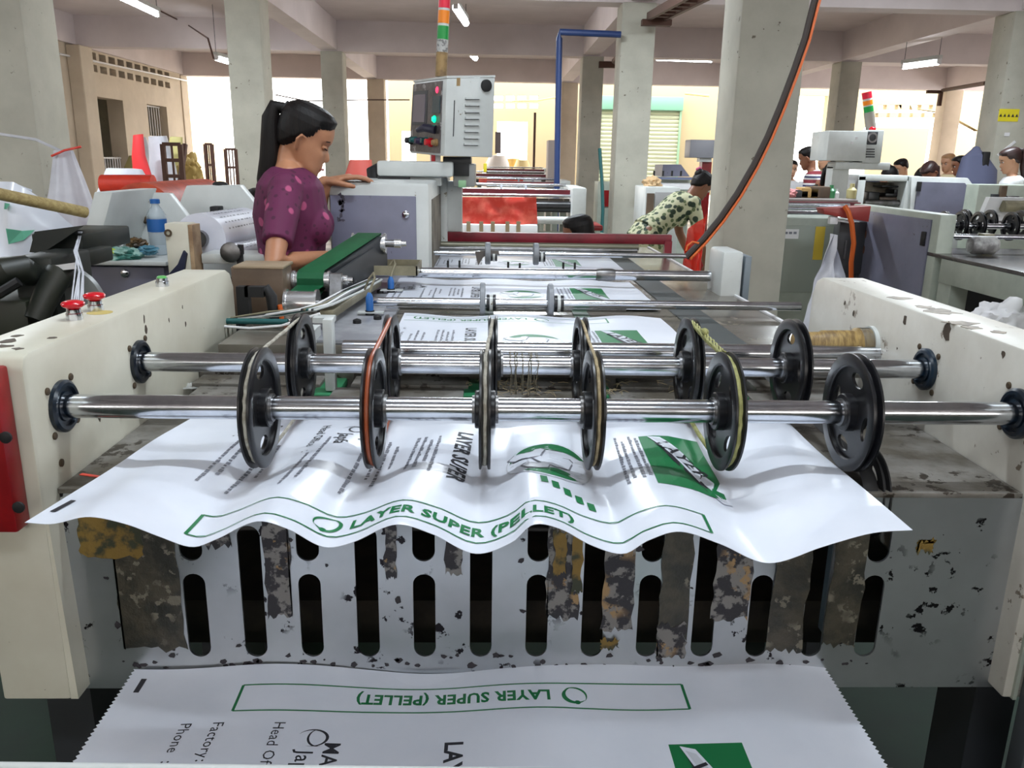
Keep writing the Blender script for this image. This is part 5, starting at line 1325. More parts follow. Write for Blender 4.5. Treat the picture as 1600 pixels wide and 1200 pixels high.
def stripe_mat(name, cols, axis, period):
    m = bpy.data.materials.new(name); m.use_nodes = True; nt = m.node_tree; N = nt.nodes; L = nt.links
    p = N['Principled BSDF']; p.inputs['Roughness'].default_value = .8
    tc = N.new('ShaderNodeTexCoord'); sx = N.new('ShaderNodeSeparateXYZ'); L.new(tc.outputs['Object'], sx.inputs[0])
    d = N.new('ShaderNodeMath'); d.operation = 'DIVIDE'; L.new(sx.outputs[axis], d.inputs[0]); d.inputs[1].default_value = period
    f = N.new('ShaderNodeMath'); f.operation = 'FRACT'; L.new(d.outputs[0], f.inputs[0])
    r = N.new('ShaderNodeValToRGB'); r.color_ramp.interpolation = 'CONSTANT'; L.new(f.outputs[0], r.inputs[0])
    e = r.color_ramp.elements; e[0].color = cols[0]; e[0].position = 0; e[1].color = cols[1]; e[1].position = 1 / len(cols)
    for k in range(2, len(cols)):
        q = e.new(k / len(cols)); q.color = cols[k]
    L.new(r.outputs[0], p.inputs['Base Color']); return m

def remesh(g, vox, sm=3):
    me = bpy.data.meshes.new('r'); g.bm.to_mesh(me); g.bm.free()
    o = bpy.data.objects.new('r', me); C.objects.link(o)
    a = o.modifiers.new('r', 'REMESH'); a.mode = 'VOXEL'; a.voxel_size = vox
    if sm: b = o.modifiers.new('s', 'SMOOTH'); b.iterations = sm; b.factor = .5
    dg = bpy.context.evaluated_depsgraph_get(); out = bpy.data.meshes.new_from_object(o.evaluated_get(dg))
    bpy.data.objects.remove(o); bpy.data.meshes.remove(me)
    r = G(); r.bm.from_mesh(out); bpy.data.meshes.remove(out); return r
SEC = [(-.121, .030, .060, .014), (-.116, .018, .074, .026), (-.105, .000, .083, .038), (-.09, -.020, .087, .049), (-.072, -.045, .086, .056), (-.050, -.070, .084, .062), (-.025, -.083, .083, .067), (-.008, -.090, .080, .070), (.008, -.093, .081, .072), (.022, -.095, .087, .073), (.045, -.096, .086, .074), (.065, -.092, .080, .070), (.082, -.082, .068, .061), (.096, -.062, .048, .045), (.104, -.035, .022, .024), (.107, -.012, .0, .006)]
def head_pt(k, a, infl=0):
    z, xb, xf, w_ = SEC[k]; cx = (xb + xf) / 2; rx = (xf - xb) / 2 + infl; ry = w_ + infl
    c, s_ = math.cos(a), math.sin(a)
    x = cx + rx * (abs(c) ** .9) * (1 if c > 0 else -1); y = ry * (abs(s_) ** .9) * (1 if s_ > 0 else -1)
    return x, y, z + (infl * (z / .107) if infl else 0)
def head_g(nose=1.0):
    g = G(); t = g.bm; n = 40; R = []
    zs = []
    for k in range(len(SEC) - 1):
        for j in range(3): zs.append((k, j / 3))
    zs.append((len(SEC) - 2, 1.0))
    for (k, f) in zs:
        ring = []
        for i in range(n):
            a = 2 * PI * i / n
            p = Vector(head_pt(k, a)).lerp(Vector(head_pt(k + 1, a)), f)
            if p.x > 0:
                x, y, z = p
                def gs(v, c, s_): return math.exp(-((v - c) / s_) ** 2)
                nz = max(0, min(1, (.006 - z) / .042)) if z > -.040 else max(0, 1 - (-.040 - z) / .012)
                x += nose * .021 * nz * gs(y, 0, .011)
                x += .005 * gs(z, -.066, .005) * gs(y, 0, .018) + .005 * gs(z, -.079, .005) * gs(y, 0, .016) - .003 * gs(z, -.0725, .003) * gs(y, 0, .018) - .004 * gs(z, -.091, .006) * gs(y, 0, .02)
                x -= .010 * gs(abs(y), .033, .014) * gs(z, .0, .013)
                x += .004 * gs(z, .022, .007) * gs(abs(y), .03, .02) + .004 * gs(abs(y), .045, .018) * gs(z, -.035, .02)
                x += .005 * gs(z, -.112, .010) * gs(y, 0, .018)
                p.x = x
            ring.append(t.verts.new(p))
        R.append(ring)
    for i in range(len(R) - 1):
        for k in range(n): t.faces.new((R[i][k], R[i][(k + 1) % n], R[i + 1][(k + 1) % n], R[i + 1][k]))
    t.faces.new(R[0][::-1]); t.faces.new(R[-1])
    bmesh.ops.recalc_face_normals(t, faces=t.faces)
    for sy in (-1, 1):
        g.tube([(-.012, sy * .070, -.048), (-.014, sy * .076, -.036), (-.018, sy * .082, -.012), (-.010, sy * .082, .006), (.0, sy * .075, .002)], [(.006, .004), (.010, .005), (.016, .006), (.012, .006), (.005, .004)], 10, rnd=True)
    return g
def hair_cap(infl=.011, line=0.0):
    g = G(); t = g.bm; n = 88; R = []
    zs = []
    for k in range(3, len(SEC) - 1):
        for j in range(8): zs.append((k, j / 8))
    zs.append((len(SEC) - 2, 1.0)); keep = []
    def dist(p):  # >0 inside the hair
        L0 = -.085 + .95 * (p.x + .09) + line
        if p.x > .03: L0 = max(L0, .05 + line + .3 * (p.x - .03))
        return p.z - L0
    for (k, f) in zs:
        ring = []
        for i in range(n):
            a = 2 * PI * i / n
            p0 = Vector(head_pt(k, a)).lerp(Vector(head_pt(k + 1, a)), f); p1 = Vector(head_pt(k, a, infl)).lerp(Vector(head_pt(k + 1, a, infl)), f)
            d = max(0, min(1, dist(p0) / .02)); q = p0.lerp(p1, .12 + .88 * d)
            v = t.verts.new(q); ring.append((v, dist(p0)))
        R.append(ring)
    for i in range(len(R) - 1):
        for k in range(n):
            q = (R[i][k], R[i][(k + 1) % n], R[i + 1][(k + 1) % n], R[i + 1][k])
            if sum(x[1] for x in q) / 4 > -.003: t.faces.new([x[0] for x in q])
    t.faces.new([x[0] for x in R[-1]])
    bmesh.ops.delete(t, geom=[v for v in t.verts if not v.link_faces], context='VERTS')
    bmesh.ops.recalc_face_normals(t, faces=t.faces)
    return g
def hand_g(g, wrist, d, palm, s_=1, curl=.5, thumb=1, spread=.0):
    """d: direction of the fingers, palm: direction the palm faces"""
    d = Vector(d).normalized(); palm = Vector(palm); palm = (palm - d * palm.dot(d)).normalized(); sd = d.cross(palm) * thumb
    w = Vector(wrist); L = .085 * s_
    g.tube([w - d * .01, w + d * L * .35, w + d * L * .7, w + d * L], [(.019 * s_, .026 * s_), (.015 * s_, .034 * s_), (.013 * s_, .039 * s_), (.011 * s_, .038 * s_)], 14, side=palm, rnd=True)
    for k, (ln, off) in enumerate(((.068, .029), (.077, .010), (.072, -.010), (.056, -.028))):
        b = w + d * (L - .012) + sd * off * s_
        a = curl * .5; pts = [b]; dd = d + sd * (off * 4 * spread)
        dd.normalize(); q = Quaternion(sd, 0)
        ax = palm.cross(d).normalized()
        for f in (.48, .30, .22):
            c_, s2 = math.cos(a), math.sin(a)
            pts.append(pts[-1] + (dd * c_ + palm * s2) * (ln * s_ * (f + .06))); a += curl * .75
        g.tube(pts, [.0098 * s_, .0092 * s_, .0082 * s_, .0068 * s_], 8, rnd=True)
    b = w + d * L * .25 + sd * .026 * s_
    td = (d * .72 + sd * .62 + palm * .32).normalized(); td2 = (d * .9 + sd * .25 + palm * (.3 + curl * .4)).normalized()
    g.tube([b, b + td * .034 * s_, b + td * .034 * s_ + td2 * .028 * s_, b + td * .034 * s_ + td2 * .050 * s_], [.014 * s_, .0115 * s_, .010 * s_, .008 * s_], 8, rnd=True)
def ik(a, b, l1, l2, pole):
    a, b = Vector(a), Vector(b); d = b - a; L = min(d.length, l1 + l2 - .003); dn = d.normalized(); b2 = a + dn * L
    x = (l1 * l1 - l2 * l2 + L * L) / (2 * L); h = math.sqrt(max(0, l1 * l1 - x * x))
    p = Vector(pole); p = (p - dn * p.dot(dn)); p = p.normalized() if p.length > 1e-6 else dn.orthogonal()
    return a + dn * x + p * h, b2
SKIN2 = mat('light_brown_skin', rgb(184, 138, 108), .5)
SKIN3 = mat('dark_brown_skin', rgb(132, 86, 62), .5)
def person(label, loc, rz, pz=.88, lean=0., hpitch=0., hyaw=0., hands=((.25, .2, .85), (.25, -.2, .85)), shirt=None, lower=None, skirt=True, hair='pony', hmat=HAIR, sleeve=.85, S_=1., vox=.008, skin=SKIN, group=None, female=True, hdir=None, palm=((0, 0, -1), (0, 0, -1)), curl=.5, poles=None, bun=None, extra=None, roll=0, tors=1.0, hs=.93, closed=False, neck=.145, hfw=.012, slim=1.0):
    root = thing('person', label, 'person', loc, rz, group)
    lm = lean; d = Vector((math.sin(lm), 0, math.cos(lm))); fw = Vector((math.cos(lm), 0, -math.sin(lm))); Y_ = Vector((0, 1, 0))
    P = Vector((0, 0, pz)); Wst = P + d * .13 * tors; Ch = P + d * .29 * tors; Sh = P + d * .395 * tors; Nb = Sh + d * .035
    hd = Vector((math.sin(lm * .75 + hpitch * .35), 0, math.cos(lm * .75 + hpitch * .35)))
    Hc = Nb + hd * neck + fw * hfw
    HM = Matrix.Translation(Hc) @ Matrix.Scale(hs, 4) @ Matrix.Rotation(hyaw, 4, 'Z') @ Matrix.Rotation(lm * .6 + hpitch, 4, 'Y') @ Matrix.Rotation(roll, 4, 'X')
    hw = .145 if female else .165
    g = G()
    tor = [P - d * .06, P + d * .02, Wst, P + d * .22 * tors, Ch, Sh - d * .02, Sh + d * .015]
    rad = [(.095, .150), (.105, .158), (.082, .118), (.092, .128), (.102, .143), (.080, .150), (.050, .09)] if female else [(.09, .15), (.10, .155), (.09, .14), (.10, .15), (.11, .165), (.085, .17), (.05, .10)]
    g.tube(tor, rad, 20, side=fw, rnd=True)
    if female:
        for s2 in (-1, 1): g.ball(Ch - d * .03 + fw * .072 + Y_ * s2 * .06, (.048, .052, .055))
    g.tube([Sh - d * .01, Nb + d * .01, Hc + HM.to_3x3() @ Vector((-.025, 0, -.06))], [(.058, .066), (.043, .046), (.042, .044)], 14, rnd=True)
    hg = head_g(); hg.bm.transform(HM); t = hg.bm; g.add(t)
    arms = []
    for k, s2 in enumerate((1, -1)):
        sh = Sh - d * .022 + Y_ * s2 * hw
        pole = poles[k] if poles else (-.6, s2 * .5, -.6)
        el, wr = ik(sh, hands[k], .265, .235, pole)
        arms.append((sh, el, wr))
        g.tube([sh - Y_ * s2 * .03, sh, sh.lerp(el, .5), el, el.lerp(wr, .35), wr], [.046 * slim, .046 * slim, .041 * slim, .034 * slim, .034 * slim, .0235], 14, rnd=True)
        fd = (hdir[k] if hdir else (wr - el)); hand_g(g, wr, Vector(fd), palm[k], 1.0, curl, -s2 if True else 1)
    legs = []
    for s2 in (1, -1):
        hip = P - d * .03 + Y_ * s2 * .085
        if pz > .65: ft = Vector((0.02, s2 * .09, .06))
        else: ft = Vector((.30, s2 * .11, .06))
        kn, an = ik(hip, ft, .43, .40, (1, 0, .1 if pz > .65 else 1))
        legs.append((hip, kn, an))
        g.tube([hip, hip.lerp(kn, .5), kn, kn.lerp(an, .35), an], [.082, .068, .052, .054, .036], 12, rnd=True)
        g.tube([an + Vector((-.03, 0, -.03)), an + Vector((.08, 0, -.035)), an + Vector((.16, 0, -.043))], [(.028, .032), (.026, .036), (.014, .030)], 10, side=(0, 0, 1), rnd=True)
    ob('body', remesh(g, vox, 2), skin, root, local=True, ang=180)
    # clothes
    if shirt:
        c = G(); k = .011
        c.tube([P - d * .02, Wst, P + d * .22 * tors, Ch, Sh - d * .015, Sh + d * .018, Sh + d * .038], [(.112 + k, .160 + k), (.086 + k, .122 + k), (.095 + k, .13 + k), (.104 + k, .145 + k), (.088 + k, .158 + k), (.066 + k, .11 + k), (.044 + k, .06 + k)], 24, side=fw)
        if female:
            for s2 in (-1, 1): c.ball(Ch - d * .03 + fw * .074 + Y_ * s2 * .06, (.055, .058, .062))
        for (sh, el, wr) in arms:
            c.ball(sh + Vector((0, 0, .0)), (.058 * slim, .052 * slim, .057 * slim))
            e = sh.lerp(el, min(1, sleeve)); pts = [sh + (sh - el).normalized() * .01, sh.lerp(e, .5), e]; rr_ = [.060 * slim, .056 * slim, .050 * slim]
            if sleeve > 1: pts += [el.lerp(wr, sleeve - 1)]; rr_ += [.042]
            pts[0] = pts[0] - Y_ * (1 if sh.y > 0 else -1) * .02
            c.tube(pts, rr_, 16)
        ob('blouse' if female else 'shirt', remesh(c, max(vox, .006), 2), shirt, root, local=True, ang=180)
    if lower:
        c = G()
        if skirt:
            kn = (legs[0][1] + legs[1][1]) / 2; an = (legs[0][2] + legs[1][2]) / 2
            c.tube([P + d * .05, P - d * .04, kn.lerp(P, .4), kn, kn.lerp(an, .75)], [(.12, .165), (.125, .18), (.12, .185), (.11, .18), (.11, .19)], 24, side=(1, 0, .2), rnd=False)
        else:
            c.tube([P + d * .04, P - d * .07], [(.118, .165), (.118, .17)], 20, side=fw)
            for (hip, kn, an) in legs: c.tube([hip, hip.lerp(kn, .5), kn, an + Vector((0, 0, .03))], [.094, .082, .066, .056], 14)
        ob('skirt' if skirt else 'trousers', remesh(c, max(vox, .008), 2), lower, root, local=True, ang=180)
    # hair
    h = hair_cap(.012 if hair != 'short' else .010, 0 if hair != 'short' else .012)
    if hair in ('pony', 'long'):
        if hair == 'pony':
            R_h = HM.inverted(); a0 = HM @ Vector((-.082, 0, .050)); a1 = HM @ Vector((-.104, 0, .062))
            P2 = [a0, a1] + [a1 + Vector(q) for q in ((-.026, 0, .004), (-.040, 0, -.030), (-.044, 0, -.085), (-.050, 0, -.15), (-.066, 0, -.215), (-.082, 0, -.27))]
            h.tube([R_h @ p for p in P2], [.016, .018, .024, .031, (.034, .032), (.036, .032), (.032, .026), .010], 16, rnd=True)
        else:
            R_h = HM.inverted(); a0 = HM @ Vector((-.03, 0, .04)); a1 = HM @ Vector((-.065, 0, -.01))
            P2 = [a0, a1] + [a1 + Vector(q) for q in ((-.012, 0, -.07), (-.018, 0, -.13), (-.015, 0, -.19))]
            h.tube([R_h @ p for p in P2], [(.05, .07), (.042, .078), (.036, .075), (.028, .068), (.012, .05)], 18, side=(1, 0, 0), rnd=True)
    if hair == 'low':
        R_h = HM.inverted(); a0 = HM @ Vector((-.075, 0, -.02)); a1 = HM @ Vector((-.095, 0, -.04))
        P2 = [a0, a1] + [a1 + Vector(q) for q in ((-.02, .0, -.07), (-.025, .0, -.15), (-.02, .0, -.22))]
        h.tube([R_h @ p for p in P2], [.03, .024, .028, .022, .008], 14, rnd=True)
    if hair == 'bun': h.ball((-.085, 0, .055), (.04, .045, .042)); 
    h.bm.transform(HM)
    hk = ob('hair', h, hmat, root, local=True, ang=60)
    def sub(nm, gg, m, par=root):
        gg.bm.transform(HM); return ob(nm, gg, m, par, local=True)
    if hair in ('pony', 'low'): sub('hair_band', G().lathe([(-.008, .020), (-.008, .026), (.008, .026), (.008, .020)], (-.100, 0, .062) if hair == 'pony' else (-.085, 0, -.025), (-1, 0, .2), 18, closed=True), BLACKR, hk)
    if hair == 'bun': sub('hair_clip', G().tube([(-.07, 0, .085), (-.115, .01, .095), (-.13, .0, .065)], .012, 8, rnd=True), PINK, hk)
    for s2 in (-1, 1):
        if closed: sub('eyelid', G().ball((.0685, s2 * .032, -.001), (.0115, .0135, .009), 12, 8), skin)
        else:
            sub('eye', G().ball((.069, s2 * .032, -.001), (.011, .013, .0085), 12, 8), mat('eye_white', rgb(206, 196, 188), .3))
            sub('iris', G().ball((.0775, s2 * .0325, -.003), (.0036, .0055, .0055), 10, 6), BLACKR)
        sub('eyebrow', G().tube([(.079, s2 * .016, .019), (.080, s2 * .032, .0245), (.070, s2 * .050, .020)], [(.003, .0022), (.0032, .0025), (.0015, .0015)], 6, rnd=True), HAIR)
        sub('eyelash', G().tube([(.078, s2 * .019, .002 - .007 * closed), (.0815, s2 * .032, .007 - .013 * closed), (.074, s2 * .047, .001 - .004 * closed)], .0020, 6, rnd=True), HAIR)
    sub('mouth', G().tube([(.086, -.020, -.074), (.0925, 0, -.0725), (.086, .020, -.074)], [(.003, .004), (.005, .006), (.003, .004)], 8, rnd=True), mat('lip', rgb(150, 84, 74), .45))
    return root

PB = pattern_mat('purple_flower_cloth', rgb(92, 24, 66), rgb(168, 74, 114), 15, .225, rgb(66, 14, 48), 42, .30)
PSK = pattern_mat('purple_skirt_cloth', rgb(88, 20, 58), rgb(196, 110, 130), 12, .14, rgb(60, 12, 40), 46, .28)
# woman in purple: faces +x, right arm towards camera reaching to the belt, left hand on the cabinet top
WX, WY = -.625, 2.60
person('woman in a purple flower blouse with a long black ponytail looking down', (WX, WY, 0), math.radians(8), pz=.955, lean=.03, hpitch=.42, hs=.87, neck=.090, hfw=.036, slim=.86, closed=True, hands=((.10, .25, 1.335), (.12, -.13, 1.125)),
       shirt=PB, lower=PSK, skirt=True, hair='pony', sleeve=.74, vox=.0042, hdir=((.9, .05, .22), (.85, .12, -.05)), palm=((0.1, .0, -1), (.1, 0, -1)), curl=.35, poles=((-.2, .3, -1), (-.35, -.8, -.4)))
FLO = pattern_mat('green_floral_cloth', rgb(190, 190, 156), rgb(40, 56, 40), 17, .42, rgb(92, 106, 70), 24, .42)
TSH = stripe_mat('red_white_blue_stripes', [rgb(210, 206, 204), rgb(50, 56, 96), rgb(210, 206, 204), rgb(122, 36, 46), rgb(122, 36, 46)], 2, .085)
PST = stripe_mat('pink_white_stripes', [rgb(206, 120, 130), rgb(228, 214, 212)], 2, .035)
DST = stripe_mat('dark_purple_stripes', [rgb(84, 58, 84), rgb(196, 170, 180), rgb(84, 58, 84)], 2, .05)
WCL = mat('white_cotton', rgb(206, 206, 208), .8); DCL = mat('dark_navy_cloth', rgb(28, 34, 58), .8); GCL = mat('dark_green_cloth', rgb(34, 44, 36), .8); BCL = mat('brown_cloth', rgb(96, 66, 54), .8)
def at(px, py, Y): return atY(px, py, Y)
def seat(loc, rz=0, h=.42, lab=None, m=RED):
    t = thing('plastic_stool', lab, 'stool', (loc[0], loc[1], 0), rz)
    ob('seat', G().box((-.15, -.15, h - .03), (.15, .15, h), .008), m, t, local=True)
    for sx in (-1, 1):
        for sy in (-1, 1): ob('leg', G().hexa([(sx * .15 - .02, sy * .15 - .02, 0), (sx * .15 + .02, sy * .15 - .02, 0), (sx * .15 + .02, sy * .15 + .02, 0), (sx * .15 - .02, sy * .15 + .02, 0), (sx * .12 - .02, sy * .12 - .02, h - .03), (sx * .12 + .02, sy * .12 - .02, h - .03), (sx * .12 + .02, sy * .12 + .02, h - .03), (sx * .12 - .02, sy * .12 + .02, h - .03)]), m, t, local=True)
# head target -> place pelvis so that the head centre lands on the sight line
def put(px, py, Y, pz, lean, hpitch, rz, tors=1.0):
    d = Vector((math.sin(lean), 0, math.cos(lean))); fw = Vector((math.cos(lean), 0, -math.sin(lean)))
    hd = Vector((math.sin(lean * .75 + hpitch * .35), 0, math.cos(lean * .75 + hpitch * .35)))
    off = d * (.395 * tors + .035) + hd * .145 + fw * .012
    off = Matrix.Rotation(rz, 3, 'Z') @ off
    q = at(px, py, Y); return (q.x - off.x, Y - off.y, 0), q.z - off.z
def crowd(label, px, py, Y, rz, lean=0., hpitch=0., **k):
    rz = math.radians(rz); loc, pz = put(px, py, Y, 0, lean, hpitch, rz)
    pz = max(.34, min(.95, pz))
    person(label, loc, rz, pz=pz, lean=lean, hpitch=hpitch, **k)
    return loc, pz
loc, pz = crowd('woman sitting low beyond the red rail, only her black haired head showing', 903, 366, 4.75, 168, .25, .1, shirt=BCL, lower=DCL, hair='low', hands=((.35, .1, .5), (.35, -.1, .5)), skin=SKIN3)
seat((loc[0], loc[1]), 0, pz - .1, 'red plastic stool under the woman beyond the red rail')
loc, pz = crowd('person half hidden behind the left cheek plate and the woman in purple', 408, 330, 4.3, -20, .2, .2, shirt=BCL, lower=DCL, hair='long', hands=((.3, .1, .7), (.3, -.1, .7)), skin=SKIN3)
loc, pz = crowd('woman in a green floral dress bending forward beside the near column', 1096, 290, 6.6, 20, .95, .15, shirt=FLO, lower=FLO, hair='bun', sleeve=.7, hands=((.55, .14, .55), (.50, -.16, .48)), skin=SKIN3)
crowd('man in a red white and blue striped shirt seen from behind, turned left', 1262, 242, 8.6, 150, .35, .2, shirt=TSH, lower=DCL, skirt=False, hair='short', female=False, hands=((.35, .1, .95), (.28, -.22, .92)), skin=SKIN3)
crowd('woman with tied hair just behind the striped shirt man', 1289, 248, 9.6, 195, .15, .1, shirt=DCL, lower=DCL, hair='low', sleeve=1.6, hands=((.3, .1, 1.0), (.3, -.1, 1.0)), skin=SKIN2)
crowd('girl in a white top facing the camera left of the striped shirt man', 1236, 264, 10.6, -95, 0, .1, shirt=WCL, lower=DCL, hair='low', hands=((.3, .1, .8), (.3, -.1, .8)), skin=SKIN2)
crowd('woman in dark green reaching down to the table right of the striped shirt man', 1300, 272, 8.0, -40, .45, .4, shirt=GCL, lower=DCL, hair='long', sleeve=.6, hands=((.5, .1, .78), (.5, -.1, .76)), skin=SKIN3)
crowd('dark haired woman bending in the bright window right of the control box', 1390, 262, 10.0, 0, .9, .3, shirt=DCL, lower=DCL, hair='bun', hands=((.4, .1, .6), (.4, -.1, .6)), skin=SKIN3)
crowd('small person with a yellow collar facing the bending dark haired woman', 1408, 262, 10.6, 185, .3, .3, shirt=mat('yellow_cloth', rgb(214, 180, 60), .8), lower=DCL, hair='short', hands=((.3, .1, .7), (.3, -.1, .7)), skin=SKIN2)
crowd('person in a pink and white striped shirt stooping behind the purple housing', 1446, 266, 9.6, 175, .9, .4, shirt=PST, lower=DCL, hair='long', hands=((.4, .1, .6), (.4, -.1, .6)), skin=SKIN2)
crowd('woman in a dark purple striped shirt leaning left with hair over her face', 1456, 256, 9.0, 190, .75, .5, shirt=DST, lower=DCL, hair='long', hands=((.4, .1, .6), (.4, -.1, .6)), skin=SKIN3, hmat=mat('brown_hair', rgb(46, 26, 24), .45))
crowd('small child with light brown hair between the purple stripes and the coat', 1481, 254, 10.5, 200, .1, .2, shirt=mat('pale_yellow_cloth', rgb(226, 214, 176), .8), lower=DCL, hair='short', hands=((.3, .1, .8), (.3, -.1, .8)), skin=SKIN2, hmat=mat('light_brown_hair', rgb(150, 112, 76), .5))
crowd('person with dark hair right of the light haired child', 1499, 258, 9.9, 170, .2, .2, shirt=PST, lower=DCL, hair='short', hands=((.3, .1, .8), (.3, -.1, .8)), skin=SKIN3)
crowd('woman with a long ponytail in a white shirt at the right edge of the picture', 1578, 250, 7.6, 163, .15, .25, shirt=WCL, lower=DCL, hair='pony', sleeve=.8, hands=((.3, .1, .9), (.3, -.1, .9)), skin=SKIN2, hmat=_m['brown_hair'])
# hanging coat on the right column
a = at(1530, 234, 9.6); b = at(1526, 300, 9.5)
g = G(); g.tube([(b.x - .06, 9.55, b.z - .2), (b.x, 9.55, b.z), (b.x + .02, 9.6, (a.z + b.z) / 2), (a.x - .02, 9.62, a.z - .08), (a.x, 9.65, a.z)], [(.26, .12), (.26, .14), (.22, .12), (.14, .09), (.05, .04)], 24, side=(1, 0, 0), rnd=True)
for v in g.bm.verts: v.co += Vector((1, 1, 0)) * .04 * mnoise.noise(v.co * 6)
tag(ob('hanging_jacket', g, mat('blue_grey_cloth', rgb(92, 96, 122), .85)), 'blue grey jacket hanging on the stickered right column', 'jacket')
g = G(); a = at(1539, 240, 9.55); g.box((a.x - .04, 9.5, a.z - .55), (a.x + .04, 9.56, a.z + .02), .01); tag(ob('black_strap_bag', g, BLACKR), 'narrow black bag hanging right of the blue grey jacket', 'bag')

# ================================================================== BACKGROUND MACHINES
def row_machine(lab, xl, xr, Y, zr, sheet=None, cheek=True, group=None, base=True):
    t = thing('bag_machine', lab, 'machine', ((xl + xr) / 2, Y, 0), 0, group)
    ob('red_rail', G().box((xl, Y, zr - .02), (xr, Y + .05, zr + .02)), DRED, t)
    for k in range(3): ob('cross_bar', G().cyl((xl, Y - .05 + k * .28, zr - .03 + .04 * k), (xr, Y - .05 + k * .28, zr - .03 + .04 * k), .014, 12), CHROME, t)
    if cheek:
        o = ob('cheek_plate', G().box((xr, Y - .2, .45), (xr + .13, Y + .7, zr + .05), .015), OFFW, t)
    ob('table_top', G().box((xl, Y + .05, zr - .10), (xr, Y + 1.3, zr - .06)), TABM, t)
    if base: ob('base_panel', G().box((xl, Y - .02, .1), (xr, Y + .02, zr - .36)), PAINTG, t)
    ob('dark_roller', G().cyl((xl, Y - .05, zr - .13), (xr, Y - .05, zr - .13), .05, 16), BLACK, t)
    ob('pale_roller', G().cyl((xl, Y - .1, zr - .25), (xr, Y - .1, zr - .25), .035, 16), OFFW, t)
    for x in (xl + .02, xr - .08):
        for y in (Y + .1, Y + 1.1): ob('leg', G().box((x, y, 0), (x + .06, y + .06, zr - .1)), PAINTG, t)
    for k in range(2):
        x = xl + (xr - xl) * (.45 + .2 * k); ob('press_wheel', G().lathe([(-.01, .02), (-.01, .06), (.01, .06), (.01, .02)], (x, Y + .23, zr + .0), (1, 0, 0), 20), GREYW, t)
    return t
row_machine('machine beyond the red rail with a red plastic sheet hanging in front', -.42, .74, 7.8, 1.135)
row_machine('second machine of the centre row, left of the pipe column', -.05, .86, 10.6, 1.13, base=False)
row_machine('third machine of the centre row below the bright window', -.25, .95, 14.4, 1.16, base=False)
row_machine('farthest machine of the centre row at the bright window', -.1, 1.2, 19.0, 1.2, base=False)
def hang(u, v):
    a = at(710 + 128 * u, 308, 7.62); b = at(711 + 129 * u, 353 + 3 * math.sin(u * 5), 7.62)
    p = a.lerp(b, v); return Vector((p.x, 7.62 + .02 * math.sin(u * 14) * v + .02 * mnoise.noise(Vector((u * 5, v * 3, 0))), p.z))
tag(ob('red_plastic_sheet', G().grid(hang, 40, 14), REDPL), 'translucent red plastic sheet hanging from the machine beyond the rail', 'plastic sheet')
a = at(702, 352, 7.66); b = at(838, 400, 7.66)
tag(ob('white_bag_stack', G().box((a.x, 7.56, .5), (b.x, 7.7, a.z + .02), .01), mat('bright_white_stack', rgb(232, 234, 236), .5)), 'white bag material below the hanging red sheet', 'bags')
for k, x in enumerate((732, 752, 770, 793, 810)):
    a = at(x, 346, 7.53); o = tag(ob('cloth_strap', G().box((a.x - .018, 7.53, .5), (a.x + .018, 7.54, a.z)), mat('beige_strap', rgb(176, 160, 130), .7)), ('leftmost', 'second from left', 'middle', 'fourth from left', 'rightmost')[k] + ' beige strap in front of the white bag material', 'strap', 'beige straps below the red sheet')
a = at(748, 279, 14.2); b = at(818, 291, 14.2)
tag(ob('red_plastic_sheet', G().box((a.x, 14.2, b.z), (b.x, 14.24, a.z), .005), REDPL), 'small red plastic sheet on the third machine of the centre row', 'plastic sheet')
a = at(822, 283, 14.15); tag(ob('white_spool', G().lathe([(-.15, .07), (.15, .07)], (a.x + .1, 14.15, a.z), (1, 0, 0), 18), WHITEP), 'white spool beside the small red sheet', 'spool')
a = at(758, 262, 9.9); tag(ob('yellow_tag', G().box((a.x - .02, 9.9, a.z - .05), (a.x + .02, 9.93, a.z + .05), .008), YELL), 'bright yellow tag hanging right of the swing arm', 'tag')
bagm(777, 243, 275, .4, 21, mat('bright_white_sack', rgb(236, 236, 236), .6), 'rounded white sack in front of the bright window')
bagm(800, 248, 275, .35, 21.6, mat('yellow_sack', rgb(226, 190, 110), .6), 'orange yellow sack in front of the bright window')
bagm(815, 250, 275, .3, 21.3, mat('cream_sack', rgb(230, 214, 160), .6), 'cream sack near the blue pipe by the window')
bagm(562, 250, 290, .22, 9.3, mat('faded_red_sack', rgb(196, 86, 76), .6), 'faded red sack behind the purple cabinet, right of the column', 0, 'red_sack')
tag(ob('grey_locker', G().box((at(853, 370, 12).x, 12, 0), (at(869, 219, 12).x, 12.4, at(869, 219, 12).z), .01), mat('grey_locker_paint', rgb(164, 152, 146), .6)), 'tall grey locker just left of the blue pipe', 'locker')
t = thing('red_tray_stand', 'red tray on a pale green drum right of the sitting woman', 'stand', (1.1, 6.5, 0))
a = at(916, 352, 6.4); b = at(942, 361, 6.4); ob('tray', G().box((a.x, 6.4, b.z), (b.x, 6.8, a.z), .01), RED, t)
a = at(930, 362, 6.5); ob('drum', G().lathe([(0, .09), (a.z - .02, .09)], (a.x, 6.6, 0), (0, 0, 1), 24), mat('pale_drum', rgb(176, 196, 176), .5), t)

